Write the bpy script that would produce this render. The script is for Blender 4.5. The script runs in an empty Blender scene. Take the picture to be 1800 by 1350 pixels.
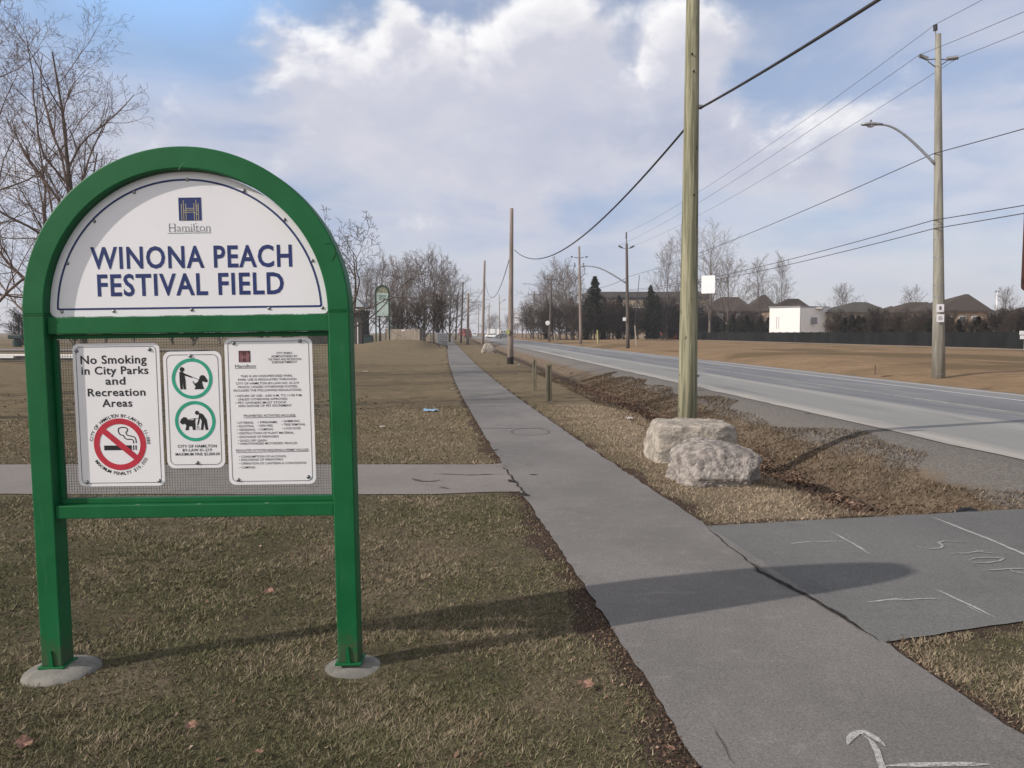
import bpy, bmesh, math, random
import numpy as np
from mathutils import Vector, Matrix, noise as mnoise
R = math.radians
S = bpy.context.scene
COL = S.collection
random.seed(7)
RNG = np.random.default_rng(11)

# ------------------------------------------------------------------ camera, sky, sun, exposure
F_PX = 1352.0
PITCH = math.atan(90 / F_PX)
EYE = 1.6
cam = bpy.data.cameras.new('camera')
cam.sensor_width = 36.0
cam.lens = 36.0 * F_PX / 1800.0
cam.clip_start = 0.05
cam.clip_end = 6000
co = bpy.data.objects.new('camera', cam)
COL.objects.link(co)
co.location = (0, 0, EYE)
co.rotation_euler = (math.pi / 2 - PITCH, 0, 0)
S.camera = co
S.view_settings.view_transform = 'Standard'
S.view_settings.look = 'None'
S.view_settings.exposure = 0.08
S.view_settings.gamma = 1.0
S.cycles.max_bounces = 6
S.cycles.transparent_max_bounces = 8

SUN_TRAVEL = Vector((0.93, 0.37, 0)).normalized()
SUN_EL = R(29.5)
light_dir = Vector((SUN_TRAVEL.x * math.cos(SUN_EL), SUN_TRAVEL.y * math.cos(SUN_EL), -math.sin(SUN_EL)))
sl = bpy.data.lights.new('sun', 'SUN')
sl.energy = 3.7
sl.angle = R(0.7)
sl.color = (1.0, 0.915, 0.82)
so = bpy.data.objects.new('sun', sl)
COL.objects.link(so)
so.rotation_euler = light_dir.to_track_quat('-Z', 'Y').to_euler()


class NT:
    """small node-graph helper"""
    def __init__(self, tree):
        self.t = tree
        self.n = tree.nodes
        self.l = tree.links

    def new(self, typ, **kw):
        nd = self.n.new(typ)
        for k, v in kw.items():
            setattr(nd, k, v)
        return nd

    def put(self, sock, v):
        if isinstance(v, bpy.types.NodeSocket):
            self.l.new(v, sock)
        elif v is not None:
            if sock.type == 'RGBA' and isinstance(v, (tuple, list)) and len(v) == 3:
                v = (*v, 1)
            sock.default_value = v

    def math(self, op, a, b=None, c=None, clamp=False):
        nd = self.new('ShaderNodeMath', operation=op, use_clamp=clamp)
        self.put(nd.inputs[0], a)
        self.put(nd.inputs[1], b)
        self.put(nd.inputs[2], c)
        return nd.outputs[0]

    def vmath(self, op, a, b=None):
        nd = self.new('ShaderNodeVectorMath', operation=op)
        self.put(nd.inputs[0], a)
        self.put(nd.inputs[1], b)
        return nd.outputs['Value'] if op in ('LENGTH', 'DOT_PRODUCT', 'DISTANCE') else nd.outputs[0]

    def noise(self, vec, scale, detail=4, rough=0.55, dist=0.0):
        nd = self.new('ShaderNodeTexNoise')
        self.put(nd.inputs['Vector'], vec)
        nd.inputs['Scale'].default_value = scale
        nd.inputs['Detail'].default_value = detail
        nd.inputs['Roughness'].default_value = rough
        nd.inputs['Distortion'].default_value = dist
        return nd.outputs[0]

    def remap(self, v, a, b, c=0.0, d=1.0, smooth=True):
        nd = self.new('ShaderNodeMapRange')
        nd.interpolation_type = 'SMOOTHSTEP' if smooth else 'LINEAR'
        nd.clamp = True
        self.put(nd.inputs[0], v)
        for i, q in enumerate((a, b, c, d)):
            self.put(nd.inputs[i + 1], q)
        return nd.outputs[0]

    def mix(self, f, a, b):
        nd = self.new('ShaderNodeMix', data_type='RGBA')
        self.put(nd.inputs[0], f)
        self.put(nd.inputs[6], a)
        self.put(nd.inputs[7], b)
        return nd.outputs[2]

    def mixmul(self, f, a, b):
        nd = self.new('ShaderNodeMix', data_type='RGBA', blend_type='MULTIPLY')
        self.put(nd.inputs[0], f)
        self.put(nd.inputs[6], a)
        self.put(nd.inputs[7], b)
        return nd.outputs[2]


def build_world():
    w = bpy.data.worlds.new("World")
    S.world = w
    w.use_nodes = True
    g = NT(w.node_tree)
    g.n.clear()
    sky = g.new('ShaderNodeTexSky', sky_type='NISHITA')
    sky.sun_disc = False
    sky.sun_elevation = SUN_EL
    sky.sun_rotation = math.atan2(-SUN_TRAVEL.x, -SUN_TRAVEL.y)
    sky.altitude = 90
    sky.air_density = 1.0
    sky.dust_density = 1.2
    sky.ozone_density = 1.4
    bg = g.new('ShaderNodeBackground')
    g.l.new(sky.outputs[0], bg.inputs[0])
    bg.inputs[1].default_value = 0.13
    # clouds by direction: azimuth (right of the road +) and elevation in radians
    d = g.new('ShaderNodeTexCoord').outputs['Generated']
    sx = g.new('ShaderNodeSeparateXYZ')
    g.l.new(d, sx.inputs[0])
    az = g.math('ARCTAN2', sx.outputs[0], sx.outputs[1])
    el = g.math('ARCSINE', sx.outputs[2])
    cb = g.new('ShaderNodeCombineXYZ')
    g.l.new(az, cb.inputs[0])
    g.l.new(el, cb.inputs[1])
    q = cb.outputs[0]
    # density group
    grp = bpy.data.node_groups.new('cloud_density', 'ShaderNodeTree')
    grp.interface.new_socket('Vector', in_out='INPUT', socket_type='NodeSocketVector')
    grp.interface.new_socket('Density', in_out='OUTPUT', socket_type='NodeSocketFloat')
    h = NT(grp)
    gi = h.new('NodeGroupInput')
    go = h.new('NodeGroupOutput')
    v = gi.outputs[0]
    vs = h.vmath('MULTIPLY', v, (1.0, 1.45, 1.0))
    n1 = h.noise(vs, 6.0, 9, 0.56, 0.25)
    n2 = h.noise(h.vmath('ADD', vs, (3.1, 1.7, 0.4)), 2.3, 3, 0.5)
    tot = None
    blobs = [(-2, 15.5, 20, 8.0, .95), (-13, 17.8, 8, 4.6, .62), (-8.0, 20.8, 3.0, 3.6, .62), (3.0, 20.6, 6.5, 3.6, .9),
             (11.5, 18.0, 5.0, 5.0, .8), (10, 12.6, 13, 4.6, .72), (20, 13, 9, 5, .45), (-4, 9, 16, 4, .40)]
    for (a, e, ra, re, wgt) in blobs:
        dd = h.vmath('DIVIDE', h.vmath('SUBTRACT', v, (R(a), R(e), 0)), (R(ra), R(re), 1))
        f = h.math('MULTIPLY', h.remap(h.vmath('LENGTH', dd), 1.25, 0.2), wgt)
        tot = f if tot is None else h.math('MAXIMUM', tot, f)
    dn = h.math('ADD', h.math('MULTIPLY', h.math('SUBTRACT', n1, 0.5), 2.1), h.math('MULTIPLY', h.math('SUBTRACT', n2, 0.5), 0.5))
    den = h.math('ADD', tot, dn)
    h.l.new(den, go.inputs[0])

    def dens(vec):
        nd = g.new('ShaderNodeGroup')
        nd.node_tree = grp
        g.put(nd.inputs[0], vec)
        return nd.outputs[0]
    d0 = dens(q)
    d1 = dens(g.vmath('ADD', q, (-0.014, 0.028, 0)))
    mask = g.remap(d0, 0.16, 0.62)
    lit = g.math('MULTIPLY', g.remap(g.math('SUBTRACT', d0, d1), 0.06, 0.42), g.remap(d0, 1.25, 0.55))
    # deeper and lower parts of the bank show their grey undersides
    under = g.math('MULTIPLY', g.remap(el, R(18.5), R(13.5)), g.remap(el, R(8), R(11.5)))
    under = g.math('MULTIPLY', under, g.remap(d0, 0.4, 1.0))
    tex = g.noise(g.vmath('MULTIPLY', q, (1.0, 1.7, 1.0)), 9.0, 6, 0.6, 0.3)
    under = g.math('MULTIPLY', under, g.remap(tex, 0.25, 0.6, 0.55, 1.0))
    right = g.remap(az, R(-6), R(14))
    ccol = g.mix(lit, (0.595, 0.605, 0.700), (1.0, 0.985, 0.985))
    ccol = g.mix(g.remap(tex, 0.42, 0.68, 0, 0.55), ccol, (0.74, 0.725, 0.765))
    ccol = g.mix(g.math('MULTIPLY', under, g.math('MULTIPLY_ADD', right, .72, .12)), ccol, (0.340, 0.405, 0.580))
    # thin veil over most of the sky, thicker low down
    vv = g.vmath('MULTIPLY', q, (1.0, 3.2, 1.0))
    vn = g.noise(vv, 3.0, 6, 0.55, 0.4)
    vlow = g.remap(el, R(25), R(5), 0.55, 1.0)
    blue_left = g.remap(g.vmath('LENGTH', g.vmath('DIVIDE', g.vmath('SUBTRACT', q, (R(-24), R(23.5), 0)), (R(17), R(9), 1))), 1.2, 0.15, 0, 0.55)
    veil = g.math('ADD', vlow, g.math('MULTIPLY', g.math('SUBTRACT', vn, 0.5), 1.1), clamp=True)
    veil = g.math('MULTIPLY', veil, 0.86)
    vn2 = g.noise(g.vmath('ADD', vv, (7.3, 2.2, 0)), 4.0, 5, 0.55, 0.3)
    vcol = g.mix(g.remap(vn2, 0.36, 0.62), (0.42, 0.49, 0.68), (0.64, 0.64, 0.735))
    vcol = g.mix(g.remap(el, R(9), R(0)), vcol, (0.66, 0.66, 0.73))
    vcol = g.mix(g.math('MULTIPLY', blue_left, 2.0, clamp=True), vcol, (0.36, 0.60, 1.0))
    # unseen sky: overhead toned down, bright patch added behind the camera as fill light
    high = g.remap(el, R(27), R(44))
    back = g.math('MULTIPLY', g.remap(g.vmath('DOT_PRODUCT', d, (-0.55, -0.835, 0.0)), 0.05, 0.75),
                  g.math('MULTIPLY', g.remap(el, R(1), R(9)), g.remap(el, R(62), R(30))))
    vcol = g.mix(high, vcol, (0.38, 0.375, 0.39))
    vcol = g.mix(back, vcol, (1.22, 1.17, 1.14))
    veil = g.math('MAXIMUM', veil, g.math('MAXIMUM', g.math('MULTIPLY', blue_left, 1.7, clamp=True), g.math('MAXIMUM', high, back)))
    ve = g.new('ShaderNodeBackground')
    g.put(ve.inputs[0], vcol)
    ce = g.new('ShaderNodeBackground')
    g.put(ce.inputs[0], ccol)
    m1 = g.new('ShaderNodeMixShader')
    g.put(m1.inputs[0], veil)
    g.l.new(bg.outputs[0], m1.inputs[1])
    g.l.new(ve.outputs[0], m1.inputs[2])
    m2 = g.new('ShaderNodeMixShader')
    g.put(m2.inputs[0], g.math('MULTIPLY', mask, 0.93))
    g.l.new(m1.outputs[0], m2.inputs[1])
    g.l.new(ce.outputs[0], m2.inputs[2])
    out = g.new('ShaderNodeOutputWorld')
    g.l.new(m2.outputs[0], out.inputs[0])


build_world()


# ------------------------------------------------------------------ surveying helpers
def pix_ray(px, py):
    a = (px - 900) / F_PX
    b = (675 - py) / F_PX
    return Vector((a, math.cos(PITCH) + b * math.sin(PITCH), -math.sin(PITCH) + b * math.cos(PITCH)))


def at(px, py, Y):
    r = pix_ray(px, py)
    t = Y / r.y
    return Vector((r.x * t, Y, EYE + r.z * t))


def gp(px, py, z=0.0):
    r = pix_ray(px, py)
    t = (z - EYE) / r.z
    return Vector((r.x * t, r.y * t, z))


TH = R(4.2)
RN = (math.cos(TH), math.sin(TH))          # to the right of the road
RD = (-math.sin(TH), math.cos(TH))         # along the road


def uv2xy(u, v):
    return (u * RN[0] + v * RD[0], u * RN[1] + v * RD[1])


# ------------------------------------------------------------------ mesh helpers
class MB:
    def __init__(self):
        self.v = []
        self.f = []
        self.mi = []
        self.cur = 0

    def add(self, vs, fs):
        o = len(self.v)
        self.v.extend([tuple(p) for p in vs])
        for f in fs:
            self.f.append(tuple(i + o for i in f))
            self.mi.append(self.cur)
        return self

    def box(self, c, s, rot=None):
        x, y, z = s[0] / 2, s[1] / 2, s[2] / 2
        vs = [Vector((sx * x, sy * y, sz * z)) for sz in (-1, 1) for sy in (-1, 1) for sx in (-1, 1)]
        if rot is not None:
            vs = [rot @ p for p in vs]
        c = Vector(c)
        return self.add([p + c for p in vs], [(0, 2, 3, 1), (4, 5, 7, 6), (0, 1, 5, 4), (2, 6, 7, 3), (0, 4, 6, 2), (1, 3, 7, 5)])

    def tube(self, pts, rad, n=8, caps=True):
        pts = [Vector(p) for p in pts]
        if not hasattr(rad, '__len__'):
            rad = [rad] * len(pts)
        ref = None
        vs = []
        for i, p in enumerate(pts):
            t = (pts[min(i + 1, len(pts) - 1)] - pts[max(i - 1, 0)]).normalized()
            if ref is None:
                ref = Vector((1, 0, 0)) if abs(t.x) < 0.8 else Vector((0, 1, 0))
            a = (ref - t * ref.dot(t)).normalized()
            ref = a
            b = t.cross(a)
            for k in range(n):
                an = 2 * math.pi * k / n
                vs.append(p + (a * math.cos(an) + b * math.sin(an)) * rad[i])
        fs = []
        for i in range(len(pts) - 1):
            for k in range(n):
                k2 = (k + 1) % n
                fs.append((i * n + k, i * n + k2, (i + 1) * n + k2, (i + 1) * n + k))
        if caps:
            fs.append(tuple(reversed(range(n))))
            fs.append(tuple(range((len(pts) - 1) * n, len(pts) * n)))
        return self.add(vs, fs)

    def prism(self, outline, y0, y1):
        """outline: list of (x,z), counter-clockwise seen from -Y; y0 front"""
        n = len(outline)
        vs = [(x, y0, z) for x, z in outline] + [(x, y1, z) for x, z in outline]
        fs = [tuple(range(n)), tuple(reversed(range(n, 2 * n)))]
        for i in range(n):
            j = (i + 1) % n
            fs.append((i, i + n, j + n, j))
        return self.add(vs, fs)

    def ring(self, outer, inner, y0, y1):
        """band between two outlines with the same number of (x,z) points"""
        n = len(outer)
        vs = [(x, y0, z) for x, z in outer] + [(x, y0, z) for x, z in inner]
        vs += [(x, y1, z) for x, z in outer] + [(x, y1, z) for x, z in inner]
        fs = []
        for i in range(n):
            j = (i + 1) % n
            fs += [(i, j, n + j, n + i), (2 * n + i, 3 * n + i, 3 * n + j, 2 * n + j),
                   (i, 2 * n + i, 2 * n + j, j), (n + i, n + j, 3 * n + j, 3 * n + i)]
        return self.add(vs, fs)

    def dome(self, c, r, h, n=24, m=5, axis='Z'):
        vs = []
        for i in range(m):
            a = (math.pi / 2) * i / m
            for k in range(n):
                an = 2 * math.pi * k / n
                p = (r * math.cos(a) * math.cos(an), r * math.cos(a) * math.sin(an), h * math.sin(a))
                vs.append(p)
        vs.append((0, 0, h))
        fs = []
        for i in range(m - 1):
            for k in range(n):
                k2 = (k + 1) % n
                fs.append((i * n + k, i * n + k2, (i + 1) * n + k2, (i + 1) * n + k))
        for k in range(n):
            fs.append(((m - 1) * n + k, (m - 1) * n + (k + 1) % n, m * n))
        fs.append(tuple(reversed(range(n))))
        c = Vector(c)
        if axis == '-Y':
            vs = [(p[0], -p[2], p[1]) for p in vs]
        return self.add([Vector(p) + c for p in vs], fs)

    def build(self, name, mat, parent=None, smooth=False, bevel=0.0, loc=None, bseg=2):
        me = bpy.data.meshes.new(name)
        me.from_pydata(self.v, [], self.f)
        mats = mat if isinstance(mat, (list, tuple)) else [mat]
        for m in mats:
            if m is not None:
                me.materials.append(m)
        if len(mats) > 1:
            me.polygons.foreach_set('material_index', self.mi)
        if smooth:
            me.polygons.foreach_set('use_smooth', [True] * len(me.polygons))
        me.update()
        o = bpy.data.objects.new(name, me)
        COL.objects.link(o)
        if parent is not None:
            o.parent = parent
        if loc is not None:
            o.location = loc
        if bevel:
            b = o.modifiers.new('bevel', 'BEVEL')
            b.width = bevel
            b.segments = bseg
            b.limit_method = 'ANGLE'
            b.harden_normals = False
        return o


def np_mesh(name, verts, tris, mat, parent=None, attr=None, smooth=False, loops=3):
    """fast mesh of triangles or quads from numpy arrays"""
    me = bpy.data.meshes.new(name)
    nv, nf = len(verts), len(tris)
    me.vertices.add(nv)
    me.vertices.foreach_set('co', np.asarray(verts, dtype=np.float32).ravel())
    me.loops.add(nf * loops)
    me.loops.foreach_set('vertex_index', np.asarray(tris, dtype=np.int32).ravel())
    me.polygons.add(nf)
    me.polygons.foreach_set('loop_start', np.arange(0, nf * loops, loops, dtype=np.int32))
    me.polygons.foreach_set('loop_total', np.full(nf, loops, dtype=np.int32))
    if smooth:
        me.polygons.foreach_set('use_smooth', np.ones(nf, dtype=bool))
    me.materials.append(mat)
    if attr is not None:
        at_ = me.attributes.new('tint', 'FLOAT', 'POINT')
        at_.data.foreach_set('value', np.asarray(attr, dtype=np.float32))
    me.update()
    me.validate()
    o = bpy.data.objects.new(name, me)
    COL.objects.link(o)
    if parent is not None:
        o.parent = parent
    return o


def tag(o, label, cat, group=None, kind=None):
    o['label'] = label
    o['category'] = cat
    if group:
        o['group'] = group
    if kind:
        o['kind'] = kind
    return o


def thing(name, label, cat, loc=(0, 0, 0), rz=0.0, group=None):
    o = bpy.data.objects.new(name, None)
    COL.objects.link(o)
    o.location = loc
    o.rotation_euler = (0, 0, rz)
    o.empty_display_size = 0.2
    return tag(o, label, cat, group)


def dup(root, loc, rz=0.0, scale=(1, 1, 1), label=None, group=None):
    r = root.copy()
    COL.objects.link(r)
    r.location = loc
    r.rotation_euler = (0, 0, rz)
    r.scale = scale
    if label:
        r['label'] = label
    if group:
        r['group'] = group
    for ch in list(root.children):
        c = ch.copy()
        COL.objects.link(c)
        c.parent = r
        for gch in list(ch.children):
            d = gch.copy()
            COL.objects.link(d)
            d.parent = c
    return r


def struct(o):
    o['kind'] = 'structure'
    return o


# ------------------------------------------------------------------ materials
def mat_base(name, rough=0.8, spec=0.3):
    m = bpy.data.materials.new(name)
    m.use_nodes = True
    g = NT(m.node_tree)
    b = g.n['Principled BSDF']
    b.inputs['Roughness'].default_value = rough
    b.inputs['Specular IOR Level'].default_value = spec
    return m, g, b


def mat(name, c1, c2=None, scale=8.0, rough=0.7, spec=0.3, bump=0.0, bscale=None, stretch=(1, 1, 1), metal=0.0, lo=0.35, hi=0.65, detail=6):
    m, g, b = mat_base(name, rough, spec)
    b.inputs['Metallic'].default_value = metal
    tc = g.vmath('MULTIPLY', g.new('ShaderNodeTexCoord').outputs['Object'], stretch)
    if c2 is None:
        c2 = tuple(x * 0.82 for x in c1)
    n = g.noise(tc, scale, detail, 0.6)
    g.put(b.inputs['Base Color'], g.mix(g.remap(n, lo, hi), c1, c2))
    if bump:
        bp = g.new('ShaderNodeBump')
        bp.inputs['Strength'].default_value = bump
        bp.inputs['Distance'].default_value = 0.02
        g.put(bp.inputs['Height'], g.noise(tc, bscale or scale * 4, 5, 0.65))
        g.l.new(bp.outputs[0], b.inputs['Normal'])
    return m


M = {}
M['green'] = mat('green_paint', (0.0035, 0.100, 0.030), (0.007, 0.120, 0.040), 4.0, 0.5, 0.25, 0.05, 60)
M['white_sign'] = mat('white_sheet', (0.78, 0.785, 0.82), (0.75, 0.755, 0.79), 2.0, 0.4, 0.4)
M['white_plate'] = mat('white_plate', (0.78, 0.775, 0.805), (0.75, 0.745, 0.775), 3.0, 0.4, 0.4)
M['navy'] = mat('navy_ink', (0.022, 0.040, 0.16), None, 20, 0.5)
M['black'] = mat('black_ink', (0.022, 0.022, 0.025), None, 20, 0.5)
M['grey_ink'] = mat('grey_ink', (0.22, 0.23, 0.26), None, 20, 0.5)
M['gold'] = mat('gold_ink', (0.45, 0.40, 0.25), None, 20, 0.5)
M['red_ink'] = mat('red_ink', (0.50, 0.035, 0.06), None, 20, 0.5)
M['teal_ink'] = mat('teal_ink', (0.035, 0.36, 0.24), None, 20, 0.5)
M['maroon'] = mat('maroon_ink', (0.10, 0.04, 0.05), None, 20, 0.5)
M['pink'] = mat('pink_ink', (0.50, 0.26, 0.27), None, 20, 0.5)
M['steel'] = mat('dull_steel', (0.20, 0.20, 0.21), (0.30, 0.30, 0.31), 30, 0.42, 0.5, metal=0.8)
M['wire'] = mat('mesh_wire', (0.10, 0.12, 0.10), (0.16, 0.17, 0.15), 30, 0.5, 0.4)
M['concrete'] = mat('concrete', (0.255, 0.245, 0.222), (0.165, 0.16, 0.145), 9, 0.9, 0.2, 0.3, 90)
M['wood_green'] = mat('treated_pole_wood', (0.350, 0.330, 0.232), (0.165, 0.168, 0.112), 3.4, 0.85, 0.2, 0.7, 16, (8, 8, 0.28), lo=.38, hi=.60)
M['wood_grey'] = mat('weathered_pole_wood', (0.30, 0.245, 0.22), (0.19, 0.158, 0.14), 3.2, 0.85, 0.2, 0.4, 10, (6, 6, 0.35))
M['wood_dark'] = mat('dark_pole_wood', (0.13, 0.11, 0.10), (0.09, 0.075, 0.07), 3.2, 0.85, 0.2, 0.4, 10, (6, 6, 0.35))
M['conc_pole'] = mat('concrete_pole', (0.295, 0.285, 0.245), (0.190, 0.180, 0.155), 3.2, 0.85, 0.2, 0.2, 40, (3, 3, 0.25))
M['galv'] = mat('galvanised', (0.36, 0.38, 0.41), (0.28, 0.30, 0.33), 12, 0.45, 0.5, metal=0.3)
M['porcelain'] = mat('grey_insulator', (0.15, 0.15, 0.165), None, 12, 0.35, 0.5)
M['cable'] = mat('black_cable', (0.03, 0.03, 0.035), (0.05, 0.045, 0.045), 5, 0.6)
M['thin_wire'] = mat('bare_wire', (0.12, 0.12, 0.13), None, 5, 0.5)
M['bark'] = mat('grey_bark', (0.16, 0.135, 0.115), (0.09, 0.072, 0.06), 6, 0.95, 0.15, 0.5, 20, (4, 4, 0.7))
M['twig'] = mat('brown_twigs', (0.150, 0.108, 0.090), (0.205, 0.158, 0.138), 1.5, 0.95, 0.1)
M['far_twig'] = mat('far_twigs', (0.142, 0.118, 0.107), (0.190, 0.160, 0.146), .6, 0.95, 0.1)
M['hedge_twig'] = mat('dark_hedge_twigs', (0.060, 0.047, 0.040), (0.085, 0.068, 0.058), .6, 0.95, 0.1)
M['pale_bark'] = mat('pale_bark', (0.22, 0.19, 0.165), (0.13, 0.11, 0.095), 3, 0.95, 0.1)
M['needle'] = mat('evergreen_needles', (0.020, 0.024, 0.015), (0.038, 0.040, 0.024), 1.3, 0.9, 0.15)
M['needle_rust'] = mat('rusty_evergreen_needles', (0.040, 0.030, 0.020), (0.024, 0.026, 0.017), 1.6, 0.9, 0.15)
M['rock_a'] = mat('pale_limestone', (0.42, 0.375, 0.325), (0.235, 0.215, 0.19), 7, 0.9, 0.2, 0.9, 22)
M['rock_b'] = mat('grey_limestone', (0.37, 0.335, 0.31), (0.165, 0.148, 0.14), 13, 0.9, 0.2, 1.0, 26)
M['black_pipe'] = mat('black_plastic', (0.010, 0.011, 0.015), (0.016, 0.017, 0.021), 8, 0.55, 0.3)
M['chalk'] = mat('chalk_paint', (0.55, 0.55, 0.54), (0.30, 0.30, 0.30), 60, 0.9, 0.1, lo=.3, hi=.8)
M['chalk_faint'] = mat('faint_chalk_paint', (0.40, 0.40, 0.395), (0.26, 0.26, 0.26), 60, 0.9, 0.1, lo=.3, hi=.7)
for _k, _lo in (('chalk', .33), ('chalk_faint', .30)):
    _g = NT(M[_k].node_tree)
    _n = _g.noise(_g.new('ShaderNodeNewGeometry').outputs['Position'], 120.0, 4, 0.75)
    _g.put(_g.n['Principled BSDF'].inputs['Alpha'], _g.remap(_n, _lo, _lo + .22))
M['crack'] = mat('crack_tar', (0.022, 0.020, 0.019), (0.05, 0.045, 0.042), 30, 0.95, 0.1)
M['seam'] = mat('joint_tar', (0.075, 0.070, 0.068), (0.10, 0.095, 0.09), 30, 0.95, 0.1)  # plain dark tar colour of the path joints
M['bollard'] = mat('weathered_bollard_wood', (0.20, 0.18, 0.13), (0.13, 0.12, 0.085), 5, 0.9, 0.2, 0.4, 20, (5, 5, 0.5))
M['fence'] = mat('dark_fence_cloth', (0.010, 0.011, 0.012), (0.018, 0.019, 0.019), 0.5, 0.9, 0.1, stretch=(1, 1, .3))
M['roof'] = mat('brown_shingles', (0.062, 0.050, 0.044), (0.085, 0.069, 0.060), 1.5, 0.95, 0.1, 0.4, 8)
M['roof_grey'] = mat('grey_shingles', (0.072, 0.068, 0.062), (0.092, 0.086, 0.078), 1.5, 0.95, 0.1, 0.4, 8)
M['brick'] = mat('tan_brick', (0.40, 0.30, 0.225), (0.31, 0.23, 0.17), 2, 0.9, 0.1, 0.3, 12)
M['brick_red'] = mat('brown_brick', (0.10, 0.060, 0.048), (0.075, 0.046, 0.038), 2, 0.9, 0.1, 0.3, 12)
M['stucco'] = mat('beige_wall', (0.38, 0.31, 0.24), (0.33, 0.27, 0.21), 1, 0.9, 0.1)
M['fascia'] = mat('dark_fascia', (0.085, 0.08, 0.078), None, 1, 0.8)
M['glass'] = mat('window_glass', (0.05, 0.065, 0.08), (0.09, 0.11, 0.125), 0.6, 0.12, 0.6)
M['white_paint'] = mat('white_cladding', (0.80, 0.79, 0.78), (0.76, 0.75, 0.74), .6, 0.6, 0.3)
M['trim_grey'] = mat('grey_trim', (0.25, 0.26, 0.28), None, 3, 0.6)
M['red_mesh'] = mat('red_barrier_mesh', (0.42, 0.055, 0.055), (0.30, 0.04, 0.04), 3, 0.8)
M['rust'] = mat('rust_brown_paint', (0.085, 0.035, 0.025), (0.06, 0.028, 0.022), 8, 0.6)
M['yellow'] = mat('pale_yellow', (0.42, 0.40, 0.17), None, 6, 0.6)
M['dark_green'] = mat('dark_green_plastic', (0.016, 0.036, 0.038), (0.024, 0.046, 0.046), 3, 0.5)
M['pale_green'] = mat('pale_green_panel', (0.42, 0.52, 0.49), (0.36, 0.45, 0.43), 1, 0.4)
M['far_green'] = mat('far_sign_green', (0.018, 0.055, 0.030), None, 4, 0.5)
M['tan_wood'] = mat('tan_boards', (0.36, 0.31, 0.255), (0.29, 0.25, 0.205), 1.2, 0.9, 0.1, stretch=(3, 3, .6))
M['dark_wall'] = mat('dark_brown_wall', (0.075, 0.068, 0.064), (0.055, 0.05, 0.048), 1.5, 0.9)
M['car_white'] = mat('white_car_paint', (0.75, 0.75, 0.76), None, 2, 0.25, 0.5)
M['car_red'] = mat('red_truck_paint', (0.22, 0.035, 0.03), None, 2, 0.3, 0.5)
M['car_grey'] = mat('grey_car_paint', (0.10, 0.11, 0.12), None, 2, 0.3, 0.5)
M['tyre'] = mat('rubber', (0.02, 0.02, 0.02), None, 8, 0.8)
M['lens'] = mat('lamp_lens', (0.55, 0.56, 0.58), None, 8, 0.2, 0.5)
M['blue_bag'] = mat('pale_blue_plastic', (0.22, 0.42, 0.62), (0.35, 0.52, 0.68), 20, 0.4, 0.5)
M['paper'] = mat('white_paper', (0.62, 0.60, 0.57), None, 20, 0.8)
M['leaf_tan'] = mat('pinkish_dry_leaf', (0.34, 0.20, 0.15), (0.24, 0.14, 0.10), 40, 0.85)


def mat_asphalt(name, c, dark, light, speck=0.5, scale=1.0):
    m, g, b = mat_base(name, 0.88, 0.25)
    p = g.new('ShaderNodeNewGeometry').outputs['Position']
    big = g.noise(p, 0.55 * scale, 5, 0.6, 0.3)
    mid = g.noise(p, 5.0, 5, 0.7)
    fine = g.noise(p, 95.0, 3, 0.75)
    col = g.mix(g.remap(big, 0.32, 0.68), dark, c)
    col = g.mix(g.math('MULTIPLY', g.remap(mid, 0.5, 0.75), 0.5), col, light)
    st = g.noise(p, 1.7, 5, 0.65, 0.6)
    col = g.mix(g.remap(st, 0.58, 0.70, 0, 0.45), col, tuple(x * .72 for x in dark))
    v = g.remap(fine, 0.28, 0.72, 1 - speck, 1 + speck, smooth=False)
    cv = g.new('ShaderNodeCombineXYZ')
    for i in range(3):
        g.l.new(v, cv.inputs[i])
    col = g.mixmul(1.0, col, cv.outputs[0])
    # scattered dark flecks and pale grit
    vor = g.new('ShaderNodeTexVoronoi')
    g.put(vor.inputs['Vector'], p)
    vor.inputs['Scale'].default_value = 26
    fl = g.remap(vor.outputs['Distance'], 0.10, 0.05)
    rs = g.new('ShaderNodeSeparateColor')
    g.l.new(vor.outputs['Color'], rs.inputs[0])
    col = g.mix(g.math('MULTIPLY', fl, g.remap(rs.outputs[0], .86, .90)), col, (0.05, 0.045, 0.04))
    col = g.mix(g.math('MULTIPLY', fl, g.remap(rs.outputs[1], .90, .94)), col, (0.36, 0.35, 0.33))
    g.put(b.inputs['Base Color'], col)
    bp = g.new('ShaderNodeBump')
    bp.inputs['Strength'].default_value = 0.45
    bp.inputs['Distance'].default_value = 0.006
    g.put(bp.inputs['Height'], fine)
    g.l.new(bp.outputs[0], b.inputs['Normal'])
    return m


M['path'] = mat_asphalt('grey_path_asphalt', (0.212, 0.200, 0.192), (0.158, 0.151, 0.146), (0.245, 0.232, 0.222), 0.36)
M['cross'] = mat_asphalt('pale_path_asphalt', (0.235, 0.213, 0.20), (0.20, 0.183, 0.172), (0.26, 0.238, 0.222), 0.25)
M['drive'] = mat_asphalt('dark_drive_asphalt', (0.160, 0.160, 0.156), (0.130, 0.131, 0.130), (0.186, 0.186, 0.182), 0.38)


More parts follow.
